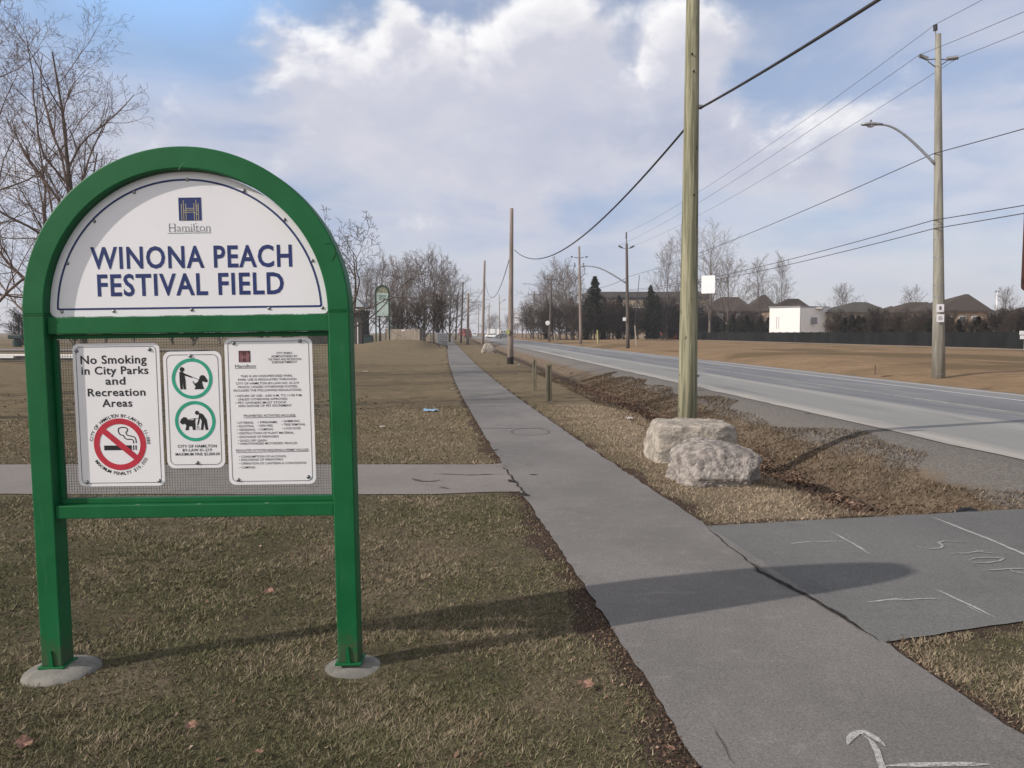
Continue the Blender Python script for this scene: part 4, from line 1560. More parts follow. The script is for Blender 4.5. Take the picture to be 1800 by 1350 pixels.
P3, b3 = px_pole('wooden pole standing just behind the small far boulder', 848, 92, 852, 458, .19, .12, M['wood_grey'])
P4, b4 = px_pole('wooden pole left of the small far boulder, cable fixed near its top', 822.3, 105, 823, 515, .20, .14, M['wood_grey'])
P5, b5 = px_pole('tall thin grey pole at the far end of the path, tallest of that cluster', 810, 122, 814, 496, .17, .10, M['wood_dark'])
P6, b6 = px_pole('dark pole at the far end of the path against the bare trees', 800.5, 165, 805.5, 513, .2, .13, M['wood_dark'])


def sag_pts(a, b, sag, n=24):
    a, b = Vector(a), Vector(b)
    return [a.lerp(b, i / n) - Vector((0, 0, 4 * sag * (i / n) * (1 - i / n))) for i in range(n + 1)]


def wire(label, a, b, sag, r, m='cable', group='overhead wires', n=24):
    o = MB().tube(sag_pts(a, b, sag, n), r, 6).build('overhead_wire', M[m], smooth=True)
    tag(o, label, 'cable', group)
    return o


# park-side cable
wire('thick cable running from the near wooden pole up out of the top of the picture', at(1231, 190, 11.2), (4.9, -25, 4.9), 1.12, .016, n=60)
wire('thick cable sagging between the near wooden pole and the second pole', at(1207, 223, 11.2), at(904, 439, 39.4), 1.05, .017, n=40)
wire('sagging cable between the second pole and the pole behind the far boulder', at(896, 453, 39.4), at(853, 497, 92), 1.9, .02)
wire('short cable between the two wooden poles beyond the far boulder', at(850, 505, 92), at(824, 529, 105), .8, .02)

# road-side lamp and power poles
BASE0 = gp(1650, 668)
BASE0.z = float(ground_z(BASE0.x, BASE0.y))
RG = 'power poles along the far side of the road'


def lamp_arm(rt, base, pa, pe, r=.045, m='galv'):
    """curved arm from pa on the pole to the lamp at pe, world points"""
    a = Vector(pa) - base
    e = Vector(pe) - base
    k1 = a.lerp(e, .45) + Vector((0, 0, (e.z - a.z) * .18))
    k2 = a.lerp(e, .72) + Vector((0, 0, (e.z - a.z) * .24))
    pts = []
    for i in range(15):
        t_ = i / 14
        p = a * (1 - t_) ** 3 + k1 * 3 * t_ * (1 - t_) ** 2 + Vector((k2.x, k2.y, e.z)) * 3 * t_ * t_ * (1 - t_) + e * t_ ** 3
        pts.append(p)
    return MB().tube(pts, [r * (1.15 - .4 * i / 14) for i in range(15)], 8).build('lamp_arm', M[m], rt, smooth=True)


def lamp_head(rt, base, pe, dr, L=.75, m='galv'):
    e = Vector(pe) - base
    dr = Vector(dr).normalized()
    pts = [e - dr * .05, e + dr * L * .15, e + dr * L * .5, e + dr * L * .85, e + dr * L]
    b = MB()
    sd = Vector((-dr.y, dr.x, 0))
    ws = [.05, .10, .16, .13, .03]
    hs = [.05, .06, .085, .06, .02]
    ring = []
    for p, w_, h_ in zip(pts, ws, hs):
        for k_ in range(12):
            an = 2 * math.pi * k_ / 12
            zz = math.sin(an)
            ring.append(p + sd * w_ * math.cos(an) + Vector((0, 0, h_ * (zz if zz > 0 else zz * .45))))
    fs = []
    for i in range(4):
        for k_ in range(12):
            k2 = (k_ + 1) % 12
            fs.append((i * 12 + k_, i * 12 + k2, (i + 1) * 12 + k2, (i + 1) * 12 + k_))
    fs += [tuple(reversed(range(12))), tuple(range(48, 60))]
    b.add(ring, fs)
    hd = b.build('lamp_head', M[m], rt, smooth=True)
    MB().tube([pts[2] + Vector((0, 0, .08)), pts[2] + Vector((0, 0, .15))], .035, 8).build('photocell', M['porcelain'], hd)
    l = MB()
    l.dome(pts[2] - Vector((0, 0, .045)), .12, -.05, 14, 3)
    l.build('lamp_lens', M['lens'], hd, smooth=True)
    return hd


def insulator(rt, a, b, r=.075):
    a, b = Vector(a), Vector(b)
    pts, rad = [], []
    n_ = 13
    for i in range(n_):
        pts.append(a.lerp(b, i / (n_ - 1)))
        rad.append(r * (1.0 if i % 2 else .62) if 0 < i < n_ - 1 else r * .35)
    return MB().tube(pts, rad, 10).build('insulator', M['porcelain'], rt)


TOP0 = at(1649, 60, BASE0.y)
L0 = thing('lamp_pole', 'tall pale concrete lamp pole with curved lamp arm and two small plates across the road', 'pole', BASE0, 0, RG)
smooth_side(pole_shaft(L0, BASE0, TOP0, .215, .088, M['conc_pole'], 20))
Y0 = BASE0.y


def w0(px, py, dy=0.0):
    return at(px, py, Y0 + dy)


k = MB()
for py in (395, 421, 452, 502, 522, 657):
    t_ = (BASE0.z - w0(1650, py).z) / (BASE0.z - TOP0.z)
    cpt = Vector((0, 0, 0)).lerp(TOP0 - BASE0, t_)
    r_ = (.215 + (.088 - .215) * t_ ** .85) + .004
    MB().tube([cpt - Vector((0, 0, .012)), cpt + Vector((0, 0, .012))], r_, 20).build('strap', M['steel'], L0)
INS = [w0(1644, 43), w0(1615, 97), w0(1685, 101)]
tp = TOP0 - BASE0
k = MB()
k.tube([tp + Vector((-.07, 0, -.15)), tp + Vector((-.09, 0, .12))], .02, 8)
k.build('pole_top_pin', M['steel'], L0)
for s_, pe in ((-1, INS[1] - BASE0), (1, INS[2] - BASE0)):
    k = MB()
    m_ = tp + Vector((s_ * .30, 0, -.82))
    k.tube([tp + Vector((s_ * .06, 0, -.80)), m_], .018, 6)
    k.tube([tp + Vector((s_ * .06, 0, -1.05)), m_ + Vector((-s_ * .0, 0, -.06))], .018, 6)
    k.tube([m_ + Vector((0, 0, -.08)), m_ + Vector((0, 0, .04))], .02, 6)
    k.build('bracket', M['steel'], L0)
insulator(L0, tp + Vector((-.09, 0, .10)), INS[0] - BASE0)
insulator(L0, tp + Vector((-.30, 0, -.80)), INS[1] - BASE0)
insulator(L0, tp + Vector((.30, 0, -.80)), INS[2] - BASE0)
AE = w0(1548, 219)
lamp_arm(L0, BASE0, w0(1646, 291), AE, .045)
lamp_head(L0, BASE0, AE, (-1, 0, 0), .66)
for (py, what) in ((542, 'a'), (559.5, 'b')):
    cpt = w0(1646, py) - BASE0
    pw = .245
    pl = MB().prism(rrect(cpt.x, cpt.z, pw, pw * 1.06, .02), -.245, -.235).build('pole_plate', M['white_plate'], L0)
    t = MB()
    if what == 'a':
        for i in range(6):
            stroke(t, [(cpt.x - .045, cpt.z + .05 - i * .02), (cpt.x + .045, cpt.z + .05 - i * .02)], .012, -.247)
        stroke(t, [(cpt.x, cpt.z + .06), (cpt.x, cpt.z - .06)], .02, -.2475)
        stroke(t, [(cpt.x + .08, cpt.z - .09), (cpt.x + .1, cpt.z - .09)], .02, -.247)
        t.build('plate_symbol', M['black'], pl)
    else:
        flat(t, circ(cpt.x, cpt.z, .075, 24), -.247)
        t.build('plate_symbol', mat('faded_grey_symbol', (.45, .43, .44)), pl)

# the next pole of the row, beyond the right edge of the view, carries the wires on
bm1 = Vector((BASE0.x + 3.9, BASE0.y - 50, 0))
Lm = dup(L0, bm1, label='concrete lamp pole of the roadside row standing outside the right edge')

# poles further up the road
def far_pole(label, px_b, Y, px_t, py_t, r0, r1, m='wood_dark', arm=None, cross=None, pins=True, ctop=0.0):
    b = at(px_b, 585, Y)
    b.z = float(ground_z(b.x, b.y))
    tt = at(px_t, py_t, Y)
    rt = pole(label, b, tt, r0, r1, M[m], RG)
    if arm:
        e = at(arm[2], arm[3], Y)
        lamp_arm(rt, b, at(arm[0], arm[1], Y), e, .07)
        lamp_head(rt, b, e, (-1, 0, 0), 1.1)
    if cross:
        py, xl, xr, up = cross
        a_, c_ = at(xl, py, Y) - b, at(xr, py, Y) - b
        MB().tube([a_, c_], .07, 6).build('crossarm', M['wood_dark'], rt)
        for q_ in (a_, c_):
            insulator(rt, q_, q_ + Vector((0, 0, up)), .09)
    return rt, b


L1, q1 = far_pole('dark pole with a long lamp arm and a small white plate, second across the road', 1104, 76, 1101.5, 428, .19, .12, arm=(1101, 498, 1036, 468))
k = MB()
tp1 = at(1101.5, 428, 76) - q1
k.tube([tp1, at(1101, 420, 76) - q1], .06, 6)
k.build('pole_top_pin', M['steel'], L1)
insulator(L1, at(1101, 420, 76) - q1, at(1101, 408, 76) - q1, .10)
for xe in (1087, 1115):
    k = MB().tube([at(1101, 438, 76) - q1, at(1101 + (xe - 1101) * .5, 436, 76) - q1], .03, 6).build('bracket', M['steel'], L1)
    insulator(L1, at(1101 + (xe - 1101) * .45, 436, 76) - q1, at(xe, 432, 76) - q1, .11)
pp = at(1097.5, 561, 75.7) - q1
MB().box(pp, (.30, .02, .34)).build('pole_plate', M['white_plate'], L1)
L2, q2 = far_pole('grey transformer pole with looped wires, third across the road', 1021, 104, 1018, 433, .21, .13, 'wood_grey')
for xe in (1009, 1027):
    k = MB().tube([at(1018, 454, 104) - q2, at(xe, 452, 104) - q2], .05, 6).build('bracket', M['steel'], L2)
    insulator(L2, at(xe + (2 if xe > 1018 else -2), 452, 104) - q2, at(xe + (6 if xe > 1018 else -6), 451, 104) - q2, .12)
for s_ in (-1, 1):
    lp = [at(1018 + s_ * 7, 463, 104) - q2, at(1018 + s_ * 10, 474, 104) - q2, at(1018 + s_ * 9, 482, 104) - q2, at(1018 + s_ * 2, 490, 104) - q2]
    MB().tube(lp, .035, 5).build('wire_loop', M['cable'], L2, smooth=True)
    insulator(L2, at(1018 + s_ * 7, 470, 104) - q2, at(1018 + s_ * 8, 462, 104) - q2, .10)
L3, q3 = far_pole('dark pole with crossarm and lamp arm beside the dense roadside trees', 965.5, 138, 970, 484, .22, .13, arm=(968, 518, 928, 499), cross=(491, 957, 980, .5))
MB().dome(at(963, 568, 137.7) - q3, .42, .05, 16, 3, '-Y').build('pole_plate', M['white_plate'], L3)
L4, q4 = far_pole('thin dark pole with a square-ended crossarm above the dark bushes', 937, 180, 939.5, 512, .2, .12, cross=(518, 928.5, 950.5, .75))
L5, q5 = far_pole('slim pale pole at the road edge left of the two-panel sign', 878.5, 215, 877.5, 517, .16, .1, 'wood_grey', arm=(878, 533, 890, 527))
L6, q6 = far_pole('distant pole with a short crossarm beside the parked white car', 859.5, 260, 859.7, 532, .2, .13, 'wood_grey', cross=(538.5, 856.5, 863, .3))
L7, q7 = far_pole('faint pole far down the road at the vanishing point', 841, 330, 841.5, 537, .2, .14, 'wood_grey', cross=(543, 838, 845, .3))


def wire_on(label, a, px, py, r, m):
    """continue a wire from a on the lamp pole to the same place on the next pole towards the camera, sagging through the survey point"""
    a = Vector(a)
    b = a + Vector((3.9, -50, 0))
    best = None
    for i in range(1, 400):
        t_ = i / 1000
        p = a.lerp(b, t_)
        if p.y < 1:
            break
        r_ = pix_ray(px, py)
        if p.x / p.y > r_.x / r_.y:
            z = EYE + r_.z / r_.y * p.y
            best = max(.15, min(1.6, (p.z - z) / (4 * t_ * (1 - t_))))
            break
    wire(label, a, b, best if best else .8, r, m, n=60)


WN = .0085
wire('topmost thin power wire between the lamp pole and the second pole across the road', INS[0], at(1101, 409, 76), .55, WN, 'thin_wire', n=40)
wire('left thin power wire between the lamp pole and the second pole across the road', INS[1], at(1087, 432, 76), .5, WN, 'thin_wire', n=40)
wire('right thin power wire between the lamp pole and the second pole across the road', INS[2], at(1115, 432, 76), .5, WN, 'thin_wire', n=40)
wire_on('topmost thin power wire leaving the lamp pole out of the top right', INS[0], 1725, 0, WN, 'thin_wire')
wire_on('left thin power wire leaving the lamp pole to the right edge', INS[1], 1800, 20, WN, 'thin_wire')
wire_on('right thin power wire leaving the lamp pole to the right edge', INS[2], 1800, 55, WN, 'thin_wire')
wire('dark cable from the lamp arm bracket to the second pole across the road', w0(1641, 270), at(1102, 487, 76), .35, .014, n=40)
wire_on('dark cable leaving the lamp arm bracket to the right edge', w0(1641, 270), 1800, 226, .014, 'cable')
wire('upper of two dark cables below the lamp arm running left from the lamp pole', w0(1641, 387), at(1103, 509, 76), .45, .014, n=40)
wire('lower of two dark cables below the lamp arm running left from the lamp pole', w0(1641, 402), at(1103, 511, 76), .45, .014, n=40)
wire_on('upper of two dark cables below the lamp arm running right from the lamp pole', w0(1641, 387), 1800, 361, .014, 'cable')
wire_on('lower of two dark cables below the lamp arm running right from the lamp pole', w0(1641, 402), 1800, 375, .014, 'cable')
wire('cable between the second and the transformer pole across the road', at(1102, 488, 76), at(1019, 506, 104), .5, .02)
wire('cable between the transformer pole and the crossarm lamp pole', at(1019, 506, 104), at(968, 520, 138), .5, .022)
wire('cable between the crossarm lamp pole and the thin dark pole', at(968, 525, 138), at(938.5, 532, 180), .5, .025)
wire('faint cable from the thin dark pole to the slim pale pole', at(938.5, 532, 180), at(878.5, 543, 215), .6, .03)

# guy wire and marker posts across the road
gy = thing('guy_wire', 'thin guy wire with a pale sleeve beside the second pole across the road', 'cable', gp(1119, 612))
ga = Vector(gy.location)
MB().tube([(0, 0, 0), at(1116, 572, ga.y) - ga], .07, 6).build('guard_sleeve', M['tan_wood'], gy)
MB().tube([at(1116, 572, ga.y) - ga, at(1124, 484, ga.y + 1) - ga], .035, 5).build('strand', M['cable'], gy)


def marker(label, px, py, top, r, m):
    b = gp(px, py)
    b.z = float(ground_z(b.x, b.y))
    tt = at(px - 1, top, b.y)
    o = MB().tube([b - Vector((0, 0, .2)), tt - Vector((0, 0, .1)), tt], [r, r, r * .5], 8).build('marker_post', M[m])
    return tag(o, label, 'post', 'marker posts on the far verge')


marker('thin yellowish marker post between the transformer pole and the second pole', 1051, 606, 580, .09, 'yellow')
marker('short dark stake just right of the yellowish marker post', 1052.5, 605, 596, .12, 'tan_wood')
marker('short pale stake beside the crossarm lamp pole', 976.5, 598, 589, .2, 'tan_wood')
marker('leaning grey stake just right of the crossarm lamp pole', 970, 598, 588, .15, 'wood_grey')
b = gp(1538, 659)
o = MB().tube([b - Vector((0, 0, .2)), b + Vector((0, 0, .38))], .015, 6).build('marker_stake', M['crack'])
tag(o, 'thin dark stake in the straw grass left of the lamp pole', 'stake')

# ------------------------------------------------------------------ two wooden bollards by the path
def bollard(label, px, py, top, w_, cleft, rz=0):
    b = gp(px, py)
    b.z = float(ground_z(b.x, b.y))
    h_ = at(px, top, b.y).z - b.z
    rt = thing('bollard', label, 'bollard', b, rz, 'wooden bollards beside the path')
    MB().box((-w_ * .28, 0, h_ / 2 - .1), (w_ * .44, w_ * .9, h_ + .2 - .02)).build('post_half', M['bollard'], rt, bevel=.012)
    MB().box((w_ * .28, .01, h_ / 2 - .1), (w_ * .44, w_ * .9, h_ + .2)).build('post_half', M['bollard'], rt, bevel=.012)
    MB().box((0, 0, h_ * (.78 if cleft else .9)), (w_ * .14, w_ * .7, h_ * .30)).build('slot_filler', M['crack'], rt)
    return rt


bollard('squat split wooden bollard nearest the boulders', 964.5, 706, 640, .135, True, .1)
bollard('thinner split wooden bollard farther up the grass verge', 939.5, 686, 633, .10, False, -.1)

# white square sign fixed to the back of the near wooden pole
ws = thing('square_sign', 'blank white square sign standing out beside the near wooden pole', 'sign', at(1245, 500, 10.98), R(-30))
pw, ph = 23 / F_PX * 10.98 / math.cos(R(16)), 31 / F_PX * 10.98
MB().prism(rrect(0, 0, pw, ph, .012), -.004, .004).build('sign_panel', M['white_plate'], ws)
_p = Matrix.Rotation(R(30), 3, 'Z') @ (Vector((b1.x + .03, b1.y - .03, ws.location.z + .05)) - Vector(ws.location))
MB().tube([_p, (-.02, .02, .05), (.05, .012, .05)], .010, 6).build('bracket', M['steel'], ws)

# two-panel white sign at the road edge far off
b = at(910, 585, 200)
b.z = 0
ts = thing('tall_road_sign', 'far sign of two stacked white panels beside the second wooden pole', 'sign', b)
for py0, py1 in ((548.5, 557.6), (559.4, 568)):
    p_, q_ = at(904.5, py0, 200) - b, at(912.3, py1, 200) - b
    MB().box(((p_.x + q_.x) / 2, -.12, (p_.z + q_.z) / 2), (q_.x - p_.x, .06, p_.z - q_.z)).build('sign_panel', M['white_plate'], ts)
MB().tube([(0, 0, -.3), (0, 0, at(910, 549, 200).z)], .10, 8).build('sign_post', M['wood_grey'], ts)
# yellow box strapped to pole 2
o = thing('meter_box', 'pale yellow box strapped to the second wooden pole', 'box', at(894.2, 583.5, 39.3))
MB().box((-.04, -.12, 0), (.20, .14, .22)).build('box_body', M['yellow'], o, bevel=.01)
MB().tube([(.10, .1, -.07), (.10, .1, -.03)], .155, 16).build('strap', M['rust'], o)

# corrugated culvert end in the ditch
cv = thing('culvert_pipe', 'black corrugated culvert pipe end at the driveway edge', 'pipe', (4.28, 7.02, -.265))
cv.rotation_euler = (0, 0, R(4.2))
pr, rd_ = [], []
for i in range(25):
    pr.append((0, -.45 + i * .026, 0))
    rd_.append((.205, .228, .228, .205)[i % 4])
MB().tube(pr, rd_, 28, caps=False).build('corrugated_wall', M['black_pipe'], cv)
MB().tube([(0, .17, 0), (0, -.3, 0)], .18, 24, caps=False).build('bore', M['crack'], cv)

# rust-brown sign hanging into view at the right edge
rs_ = thing('hanging_sign', 'rust-brown rounded sign edge at the far right, only its rim in view', 'sign', (6.66, 9.9, 0))
p_, q_ = at(1802, 358, 9.9), at(1802, 511, 9.9)
wd = 1.0
MB().prism(rrect(p_.x + wd / 2 - 6.66, (p_.z + q_.z) / 2, wd, p_.z - q_.z, .06), -.015, .015).build('sign_panel', M['rust'], rs_)
for dx in (.3, .75):
    MB().box((p_.x - 6.66 + dx, .05, 1.5), (.08, .06, 3.2)).build('sign_post', M['steel'], rs_)

# real-estate sign at the fence
b = at(1800, 585, 74)
b.z = 0
es = thing('fence_sign', 'small white two-panel sign in front of the dark fence at the right edge', 'sign', b)
for i, (y0_, y1_) in enumerate(((581.5, 588.5), (589.5, 596))):
    p_, q_ = at(1791.5 + i, y0_, 74) - b, at(1812 + i, y1_, 74) - b
    MB().box(((p_.x + q_.x) / 2, -.08, (p_.z + q_.z) / 2), (q_.x - p_.x, .05, p_.z - q_.z)).build('sign_panel', M['white_plate'], es)
MB().box((.1, 0, .75), (.09, .09, 1.9)).build('sign_post', M['tan_wood'], es)


# ------------------------------------------------------------------ trees
class Tubes:
    """collects many tapering tubes quickly"""
    def __init__(self):
        self.V, self.Q, self.n = [], [], 0

    def add(self, pts, rad, k):
        P = np.asarray(pts, float)
        rad = np.asarray(rad, float)
        T = np.gradient(P, axis=0)
        T /= np.linalg.norm(T, axis=1)[:, None] + 1e-9
        ref = np.array([1.0, 0, 0]) if abs(T[0, 0]) < .8 else np.array([0, 1.0, 0])
        A = ref - T * (T @ ref)[:, None]
        A /= np.linalg.norm(A, axis=1)[:, None] + 1e-9
        B = np.cross(T, A)
        an = 2 * np.pi * np.arange(k) / k
        ring = P[:, None] + (A[:, None] * np.cos(an)[None, :, None] + B[:, None] * np.sin(an)[None, :, None]) * rad[:, None, None]
        m = len(P)
        self.V.append(ring.reshape(-1, 3))
        i = (np.arange(m - 1)[:, None] * k + np.arange(k)[None])
        j = (np.arange(m - 1)[:, None] * k + (np.arange(k)[None] + 1) % k)
        self.Q.append((np.stack([i, j, j + k, i + k], -1).reshape(-1, 4)) + self.n)
        self.n += m * k

    def build(self, name, m, parent):
        return np_mesh(name, np.concatenate(self.V), np.concatenate(self.Q), m, parent, smooth=True, loops=4)


def bare_tree(seed, H, r0, counts, ratio=(.52, .55, .5, .45), ang=(38, 42, 45, 45), up=(.10, .07, .03, 0), wander=.13, tmin=.22,
              rmin=.006, sides=(10, 6, 4, 3, 3), ttop=.97, lens=None, trunk_wander=.05, droop=0.0, lean=(0, 0)):
    rnd = np.random.default_rng(seed)
    tr, cr = Tubes(), Tubes()
    nseg = (12, 8, 6, 4, 3)

    def norm(v):
        return v / (np.linalg.norm(v) + 1e-9)

    def grow(p, d, L, r, lvl):
        n_ = nseg[lvl]
        pts, dirs = [p], [d]
        for i in range(n_):
            w_ = trunk_wander if lvl == 0 else wander
            d = norm(d + rnd.normal(0, w_, 3) + np.array([0, 0, up[min(lvl, 3)] - droop * (lvl > 0) * (i / n_)]))
            p = p + d * L / n_
            pts.append(p)
            dirs.append(d)
        tt = np.linspace(0, 1, n_ + 1)
        end = .12 if lvl == 0 else .3
        rad = np.maximum(r * (1 - (1 - end) * tt ** (.8 if lvl == 0 else 1)), rmin * .8)
        if lvl == 0:
            rad[0] *= 1.25
        (tr if lvl == 0 else cr).add(pts, rad, sides[lvl])
        if lvl >= len(counts):
            return
        c_ = counts[lvl]
        az = rnd.uniform(0, 6.28)
        for i in range(c_):
            t_ = (tmin if lvl == 0 else .18) + ((ttop if lvl == 0 else 1.0) - (tmin if lvl == 0 else .18)) * (i + rnd.uniform(0, .9)) / c_
            f = t_ * n_
            k_ = min(int(f), n_ - 1)
            b_ = pts[k_] + (pts[k_ + 1] - pts[k_]) * (f - k_)
            dd = dirs[k_ + 1]
            az += 2.4 + rnd.normal(0, .5)
            s_ = norm(np.cross(dd, [math.cos(az), math.sin(az), .3]))
            aa = R(ang[lvl] + rnd.normal(0, 9))
            nd = norm(dd * math.cos(aa) + s_ * math.sin(aa))
            ll = L * ratio[lvl] * (1.15 - .55 * t_) * rnd.uniform(.7, 1.2)
            rr_ = max(rmin, float(np.interp(t_, tt, rad)) * rnd.uniform(.45, .62))
            grow(b_, nd, ll, rr_, lvl + 1)
    grow(np.array([0, 0, -.2]), norm(np.array([lean[0], lean[1], 1.0])), H, r0, 0)
    return tr, cr


def make_tree(label, loc, rz, args, bark, twig, group=None, cat='tree', name='bare_tree'):
    rt = thing(name, label, cat, loc, rz, group)
    tr, cr = bare_tree(**args)
    tr.build('trunk', M[bark], rt)
    cr.build('crown', M[twig], rt)
    return rt


def gz(x, y):
    return float(ground_z(x, y))


# the big bare trees at the left
p = at(148, 585, 26)
make_tree('tall bare tree rising behind the left shoulder of the park sign', (p.x, p.y, gz(p.x, p.y)), .4,
          dict(seed=5, H=11.0, r0=.17, counts=(16, 9, 6, 4), rmin=.0045, tmin=.16, ratio=(.46, .50, .46, .45), ang=(34, 40, 45, 45)), 'bark', 'twig', 'bare trees beside the park sign')
p = at(-32, 585, 23.5)
make_tree('bare tree at the left edge whose branches spread into view', (p.x, p.y, gz(p.x, p.y)), 1.1,
          dict(seed=17, H=10.6, r0=.14, counts=(14, 8, 6, 4), rmin=.0045, tmin=.18, ratio=(.50, .52, .46, .45), ang=(44, 42, 45, 45)), 'bark', 'twig', 'bare trees beside the park sign')
p = at(72, 585, 33)
make_tree('bare tree farther back between the two large left trees', (p.x, p.y, gz(p.x, p.y)), 2.2,
          dict(seed=29, H=10.5, r0=.15, counts=(14, 9, 6, 3), rmin=.007, tmin=.14, ratio=(.50, .50, .46, .45), ang=(46, 44, 45, 45)), 'bark', 'twig', 'bare trees beside the park sign')
p = at(598, 585, 31)
make_tree('crooked bare tree with drooping branches reaching out right of the park sign', (p.x, p.y, gz(p.x, p.y)), .9,
          dict(seed=44, H=5.2, r0=.13, counts=(9, 7, 5, 3), rmin=.009, tmin=.25, ratio=(.80, .48, .46, .45), ang=(52, 42, 48, 50), up=(.06, .06, .0, 0), wander=.17, droop=.15, lean=(.30, 0)), 'bark', 'bark', 'bare trees beside the park sign')
# trees left of the view whose shadows cross the lawn and the path
for i, (x, y, s_) in enumerate(((-17.5, 11.2, 3), (-21, 16.5, 9))):
    make_tree('bare park tree outside the left edge, shading the lawn', (x, y, 0), i * 2.0,
              dict(seed=60 + s_, H=11.0, r0=.24, counts=(14, 8, 5), rmin=.014, tmin=.2), 'bark', 'twig', 'park trees outside the left edge')

# kinds of far trees, one built, the rest copied
FAR = {}


def far_kind(key, name, label, args, bark, twig, group):
    FAR[key] = dict(args=args, bark=bark, twig=twig, group=group, label=label, name=name, root=None, H=args['H'])


fb = dict(sides=(6, 4, 3, 3, 3))
far_kind('bushy', 'bare_tree', '', dict(seed=71, H=9.0, r0=.20, counts=(18, 10, 6), rmin=.016, tmin=.06, ratio=(.58, .55, .5, .4), ang=(30, 34, 40, 40), **fb), 'bark', 'far_twig', None)
far_kind('slim', 'bare_tree', '', dict(seed=73, H=9.0, r0=.13, counts=(16, 9, 5), rmin=.014, tmin=.2, ratio=(.42, .5, .5, .4), ang=(28, 36, 40, 40), **fb), 'pale_bark', 'far_twig', None)
far_kind('spread', 'bare_tree', '', dict(seed=79, H=9.0, r0=.18, counts=(15, 10, 6), rmin=.016, tmin=.15, ratio=(.62, .52, .5, .4), ang=(46, 42, 42, 40), **fb), 'bark', 'far_twig', None)
far_kind('shrub', 'bare_shrub', '', dict(seed=83, H=3.2, r0=.07, counts=(22, 11, 5), rmin=.013, tmin=.02, ratio=(.62, .5, .5, .4), ang=(30, 36, 40, 40), **fb), 'bark', 'hedge_twig', None)
far_kind('tall', 'bare_tree', '', dict(seed=89, H=20.0, r0=.32, counts=(16, 10, 7), rmin=.020, tmin=.18, ratio=(.5, .52, .48, .4), ang=(28, 36, 42, 40), **fb), 'pale_bark', 'far_twig', None)


def place_far(key, label, px, Y, top_y, group, rz, wide=1.0):
    k_ = FAR[key]
    b_ = at(px, 585, Y)
    z = gz(b_.x, b_.y)
    hgt = at(px, top_y, Y).z - z
    if k_['root'] is None:
        rt = thing(k_['name'], label, 'shrub' if 'shrub' in k_['name'] else 'tree', (b_.x, b_.y, z), rz, group)
        tr, cr = bare_tree(**k_['args'])
        tr.build('trunk', M[k_['bark']], rt)
        cr.build('crown', M[k_['twig']], rt)
        k_['root'] = rt
        zs = sorted(v.co.z for v in rt.children[1].data.vertices)
        k_['H'] = zs[int(len(zs) * .9998)]
        s_ = max(.2, hgt / k_['H'])
        rt.scale = (s_ * wide, s_ * wide, s_)
        return rt
    s_ = max(.2, hgt / k_['H'])
    return dup(k_['root'], (b_.x, b_.y, z), rz, (s_ * wide, s_ * wide, s_), label, group)


# evergreens: trunk and a crown of many small sprays
def conifer_geo(seed, H, rad, n, kind):
    rnd = np.random.default_rng(seed)
    t_ = rnd.uniform(0, 1, n) ** (.75 if kind == 'tier' else .85)
    z = (.10 if kind == 'tier' else .02) * H + t_ * H * .9
    if kind == 'tier':
        env = rad * (1 - t_) ** .8 * (.42 + .75 * np.abs(np.sin(t_ * 22 + .5)) ** .7)
        env = np.maximum(env, .03 * rad)
    else:
        env = rad * np.minimum(1, .55 + 1.8 * t_) * (1 - t_ ** 3.4) * (.75 + .3 * np.sin(z * 2.3 + 1.0) * np.sin(z * 5.1))
    an = rnd.uniform(0, 2 * np.pi, n)
    lump = 1 + .34 * np.sin(an * 3 + z * 2.6) + .26 * np.sin(an * 5 - z * 5.3 + 1)
    rr_ = env * lump * rnd.uniform(.25, 1.0, n) ** .5
    x, y = rr_ * np.cos(an), rr_ * np.sin(an)
    s_ = rnd.uniform(.10, .26, n) * (H / 7) ** .5
    el = rnd.normal(-.15 if kind == 'tier' else .9, .35, n)
    da = an + rnd.normal(0, .5, n)
    D = np.stack([np.cos(da) * np.cos(el), np.sin(da) * np.cos(el), np.sin(el)], -1)
    side = np.stack([-np.sin(da), np.cos(da), rnd.normal(0, .35, n)], -1)
    P = np.stack([x, y, z], -1)
    V = np.stack([P - side * s_[:, None] * .45, P + D * s_[:, None] * 1.5, P + side * s_[:, None] * .45, P - D * s_[:, None] * .7], 1)
    Q = np.arange(n * 4).reshape(-1, 4)
    return V.reshape(-1, 3), Q


CON = {}


def place_con(key, label, px, Y, top_y, group, rz, wide=1.0, twig='needle'):
    spec = {'tier': (9.0, 2.4, 5200, 'tier', 101), 'column': (5.0, .95, 2600, 'col', 103), 'column_rust': (5.0, 1.15, 2400, 'col', 107), 'tall_column': (11.0, 1.9, 5200, 'col', 109)}[key]
    b_ = at(px, 585, Y)
    z = gz(b_.x, b_.y)
    hgt = at(px, top_y, Y).z - z
    s_ = max(.2, hgt / spec[0])
    if key not in CON:
        rt = thing('evergreen_tree', label, 'tree', (b_.x, b_.y, z), rz, group)
        V, Q = conifer_geo(spec[4], spec[0], spec[1], spec[2], spec[3])
        MB().tube([(0, 0, -.2), (0, 0, spec[0] * .5), (0, 0, spec[0] * .97)], [.16, .10, .02], 7).build('trunk', M['bark'], rt, smooth=True)
        np_mesh('crown', V, Q, M['needle_rust' if 'rust' in key else 'needle'], rt, loops=4)
        CON[key] = rt
        rt.scale = (s_ * wide, s_ * wide, s_)
        return rt
    return dup(CON[key], (b_.x, b_.y, z), rz, (s_ * wide, s_ * wide, s_), label, group)


def fence_Y(px, u=57.0):
    a_ = (px - 900) / F_PX
    return u / (a_ * RN[0] + RN[1])


rnd = random.Random(5)
